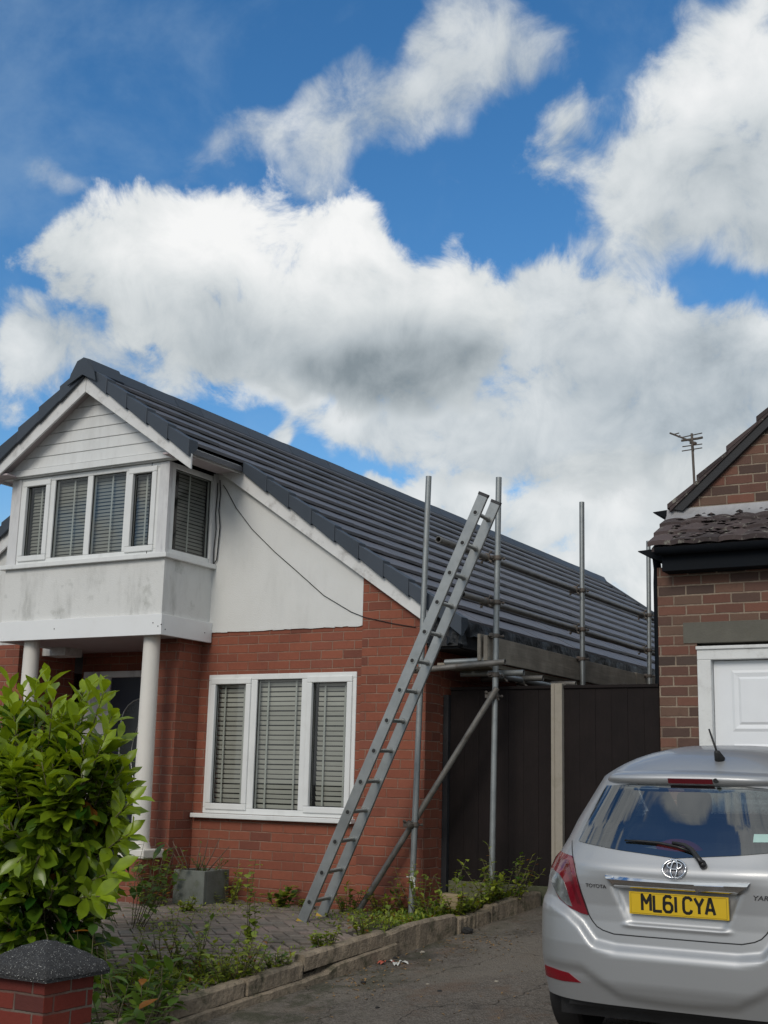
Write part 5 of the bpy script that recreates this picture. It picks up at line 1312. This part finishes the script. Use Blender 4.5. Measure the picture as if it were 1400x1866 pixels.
# number plate
PXc = .018; 
def psf(x, z, off): return Vector((x, -.5585-off+.03*(z-.82), z))
plt = cpatch([[(PXc-.26,.772),(PXc+.26,.772),(PXc+.26,.883),(PXc-.26,.883)]], .0, 'number_plate', 'plate_yellow', car, .2, .012, sf=psf)
GLY = {'M': [[(0,0),(0,79),(25,38),(50,79),(50,0)]], 'L': [[(0,79),(0,0),(46,0)]], '6': [[(44,70),(34,79),(14,79),(2,68),(0,40),(0,14),(12,0),(36,0),(47,12),(47,32),(36,45),(12,45),(1,34)]],
       '1': [[(8,79),(8,0)]], 'C': [[(46,62),(42,74),(30,79),(16,79),(4,72),(0,58),(0,20),(4,7),(16,0),(30,0),(42,6),(46,18)]], 'Y': [[(0,79),(25,38),(50,79)],[(25,38),(25,0)]], 'A': [[(0,0),(22,79),(28,79),(50,0)],[(8,24),(42,24)]]}
def stroke(m, pts, x0, z0, sc, wd, y):
    P = [Vector((x0+a*sc, z0+b*.00098)) for a, b in pts]
    yy_ = lambda z: y+.03*(z-.82)
    for k, (a, b) in enumerate(zip(P, P[1:])):
        d = (b-a).normalized(); n_ = Vector((-d.y, d.x))*wd/2; q_ = [a-n_, b-n_, b+n_, a+n_]
        dy = (k % 2)*.0002; m.add([(p.x, yy_(p.y)-dy, p.y) for p in q_], [(0, 1, 2, 3)])
    for i, p in enumerate(P):
        r_ = wd/2 if 0 < i < len(P)-1 else 0
        if r_: m.add([(p.x+r_*math.cos(t), yy_(p.y)-.0003, p.y+r_*math.sin(t)) for t in np.linspace(0, 2*math.pi, 13)[:-1]], [tuple(range(12))])
m = MB(); sc = .00090; wd = .0148
for ch, x in zip('ML61CYA', (.070, .133, .186, .241, .289, .347, .404)):
    for s_ in GLY[ch]: stroke(m, s_, PXc-.26+x, .793, sc, wd, -.5592)

m.build('lettering', 'plate_black', plt)
m = MB(); e = .250
for a, b in (((-e, .7775), (e, .7775)), ((e, .7775), (e, .8775)), ((e, .8775), (-e, .8775)), ((-e, .8775), (-e, .7775))): stroke(m, [(0, 0), (1, 1)], 0, 0, 0, 0, 0) if False else m.add([(PXc+min(a[0], b[0])-.0006, -.5590+.03*(min(a[1], b[1])-.82), min(a[1], b[1])-.0006), (PXc+max(a[0], b[0])+.0006, -.5590+.03*(min(a[1], b[1])-.82), min(a[1], b[1])-.0006), (PXc+max(a[0], b[0])+.0006, -.5590+.03*(max(a[1], b[1])-.82), max(a[1], b[1])+.0006), (PXc+min(a[0], b[0])-.0006, -.5590+.03*(max(a[1], b[1])-.82), max(a[1], b[1])+.0006)], [(0, 1, 2, 3)])
m.build('plate_border', 'plate_black', plt)
def text(body_, x, z, size, ext, name, mat, par, sx=1., slant=0.):
    cu = bpy.data.curves.new(name, 'FONT'); cu.body = body_; cu.size = size; cu.extrude = ext; cu.offset = size*.012; cu.align_x = 'LEFT'; cu.shear = slant
    o = bpy.data.objects.new(name, cu); COL.objects.link(o); o.parent = par; cu.materials.append(MATS[mat])
    dg_ = bpy.context.evaluated_depsgraph_get(); me = bpy.data.meshes.new_from_object(o.evaluated_get(dg_)); bpy.data.objects.remove(o); o = bpy.data.objects.new(name, me); COL.objects.link(o); o.parent = par
    if not me.materials: me.materials.append(MATS[mat])
    p = surf(x, z, .003); x2 = x+.10; p2 = surf(x2, z, .003); ya = math.atan2(p2.y-p.y, .10)
    o.location = p; o.rotation_euler = (math.pi/2, 0, ya); o.scale = (sx, 1, 1); return o
text('TOYOTA', -.490, .889, .026, .0015, 'badge_lettering', 'badge_dark', body, 1.12)
text('YARIS', .396, .877, .033, .0015, 'badge_lettering', 'badge_dark', body, 1.25, .2)
text('REAR SALES', PXc-.068, .7745, .0085, .0002, 'small_lettering', 'plate_black', plt, 1.3) if False else None
# emblem: three ovals
m = MB(); ec = Vector((.004, 1.005))
def oval(cx, cz, rx, rz, r, off):
    P = [surf(ec.x+cx+rx*math.cos(t), ec.y+cz+rz*math.sin(t), off) for t in np.linspace(0, 2*math.pi, 33)]; m.tube(P, r, 8)
oval(0, 0, .061, .040, .0052, .012); oval(0, .012, .038, .0165, .0040, .013); oval(0, -.002, .0165, .036, .0040, .0135)
m.build('emblem', 'chrome', body, smooth=True)
cpatch([[(ec.x+.060*math.cos(t), ec.y+.039*math.sin(t)) for t in np.linspace(0, 2*math.pi, 25)[:-1]]], .004, 'emblem_back', 'badge_dark', body, .015, .004)
# wiper
m = MB(); wp = [(.152,1.026),(.126,1.050),(.085,1.090),(.045,1.108),(-.02,1.116)]
m.tube([surf(a, b, .030) for a, b in wp], [.016, .014, .012, .010, .008], 8); m.cyl(surf(.152, 1.026, .0), surf(.152, 1.026, .034), .019, n=14)
m.tube([surf(a, b, .016) for a, b in [(.085,1.084),(0,1.105),(-.10,1.118),(-.20,1.122),(-.285,1.122)]], [.009, .009, .008, .007, .005], 6)
m.build('rear_wiper', 'car_black', car, smooth=True)
# roof aerial
m = MB(); m.tube([(.125, -.02, 1.535), (.120, -.05, 1.572), (.118, -.07, 1.578)], [.030, .018, .010], 10); m.tube([(.119, -.045, 1.570), (.100, -.03, 1.62), (.070, -.01, 1.70)], [.006, .006, .005], 8); m.build('roof_aerial', 'black_rubber', car, smooth=True)
# underbody, wheels, interior
m = MB(); m.box((-.70, -.42, .20), (.70, 2.95, .34)); m.box((-.62, -.50, .27), (.62, -.40, .36)); m.build('underbody', 'car_black', car)
for x in (-.745, .745):
    for y in (0, 2.46):
        s_ = 1 if x > 0 else -1
        m = MB(); m.cyl((x-.085, y, .295), (x-.07, y, .295), .275, .295, 36); m.cyl((x-.07, y, .295), (x+.07, y, .295), .295, .295, 36, caps=False); m.cyl((x+.07, y, .295), (x+.085, y, .295), .295, .275, 36)
        wl = m.build('wheel', 'black_rubber', car, smooth=30)
        m = MB(); m.cyl((x+s_*.080, y, .295), (x+s_*.088, y, .295), .20, .19, 24)
        for k in range(7):
            a = 2*math.pi*k/7; m.obox((x+s_*.088, y-.015, .295), (s_*.006, 0, 0), (0, .03*math.cos(a), .03*math.sin(a)), (0, -.18*math.sin(a), .18*math.cos(a)))
        m.build('rim', 'alloy', wl)
m = MB(); m.box((-.70, -.30, .38), (.70, 2.2, .42)); m.box((-.64, -.38, 1.0), (.64, .02, 1.03)); m.box((-.66, 1.75, .42), (.66, 2.1, .99)); m.box((-.42, .15, 1.415), (.42, 1.2, 1.42)); m.build('cabin_trim', 'trim_grey', car)
m = MB(); m.box((-.60, .05, .45), (.60, .20, 1.06)); m.box((-.55, 1.0, .45), (-.08, 1.12, 1.10)); m.box((.08, 1.0, .45), (.55, 1.12, 1.10))
for x in (-.35, .35): m.box((x-.12, .06, 1.07), (x+.12, .15, 1.20)); m.box((x-.11, 1.02, 1.12), (x+.11, 1.10, 1.26))
m.build('seat', 'seat_fabric', car, bevel=.03)
m = MB(); m.box((-.09, 1.45, 1.31), (.13, 1.47, 1.36)); m.build('rear_view_mirror', 'car_black', car, bevel=.01)
m = MB()
for i in range(5):
    m.tube([surf(-.50+0*.1, 1.14+.05*i, -.0), surf(0, 1.14+.05*i, -.0), surf(.50, 1.14+.05*i, -.0)], .0006, 4)
for sd in (-1, 1):
    mm_ = MB(); mm_.box((sd*.86-.05, 1.55, 1.02), (sd*.86+.05, 1.66, 1.15)); mm_.box((min(sd*.78, sd*.84), 1.6, 1.03), (max(sd*.78, sd*.84), 1.64, 1.08)); mm_.build('wing_mirror', 'silver_paint', car, bevel=.025)
    cpatch([[(sd*.45, .72), (sd*.74, .72), (sd*.74, .84), (sd*.45, .80)]], .0, 'headlight', 'lamp_clear', car, .05, .01, sf=lambda x, z, off: Vector((x, ff_(x, z)+.006+off, z)))
def sloc(x, y, z):
    c, s_ = math.cos(TH), math.sin(TH); return Vector((CO.x+x, CO.y+c*y-s_*z, CO.z+s_*y+c*z))
def inpart(m, name, mat, lab, cat):
    m.v = [tuple(sloc(*v)) for v in m.v]; o = m.build(name, mat, loc=m.v[0]); tag(o, lab, cat)
m = MB(); 
for k in range(4): m.obox((-.40+.03*k, -.36+.01*k, 1.033+.008*k), (.20, .03*k, .02), (-.01, .10, 0), (0, 0, .004))
inpart(m, 'papers', 'paper', 'loose white papers on the parcel shelf inside the car', 'papers')
m = MB(); n, k = 14, 7; V = []
for j in range(k+1):
    for i in range(n):
        th, ph = math.pi/2*j/k, 2*math.pi*i/n; V.append((-.07+.14*math.sin(th)*math.cos(ph)*(1+.1*math.sin(3*ph)), -.24+.09*math.sin(th)*math.sin(ph), 1.033+.09*math.cos(th)))
m.add(V, [(j*n+i, (j+1)*n+i, (j+1)*n+(i+1) % n, j*n+(i+1) % n) for j in range(k) for i in range(n)]); inpart(m, 'red_bundle', 'red_cloth', 'red cloth bundle on the parcel shelf behind the rear wiper', 'cloth bundle')
cpatch([[(.385,1.143),(.470,1.144),(.470,1.181),(.385,1.181)]], .0052, 'window_sticker', 'sticker', rw, .02, .0004)

for o in bpy.data.objects:
    if '_o' in o: del o['_o']
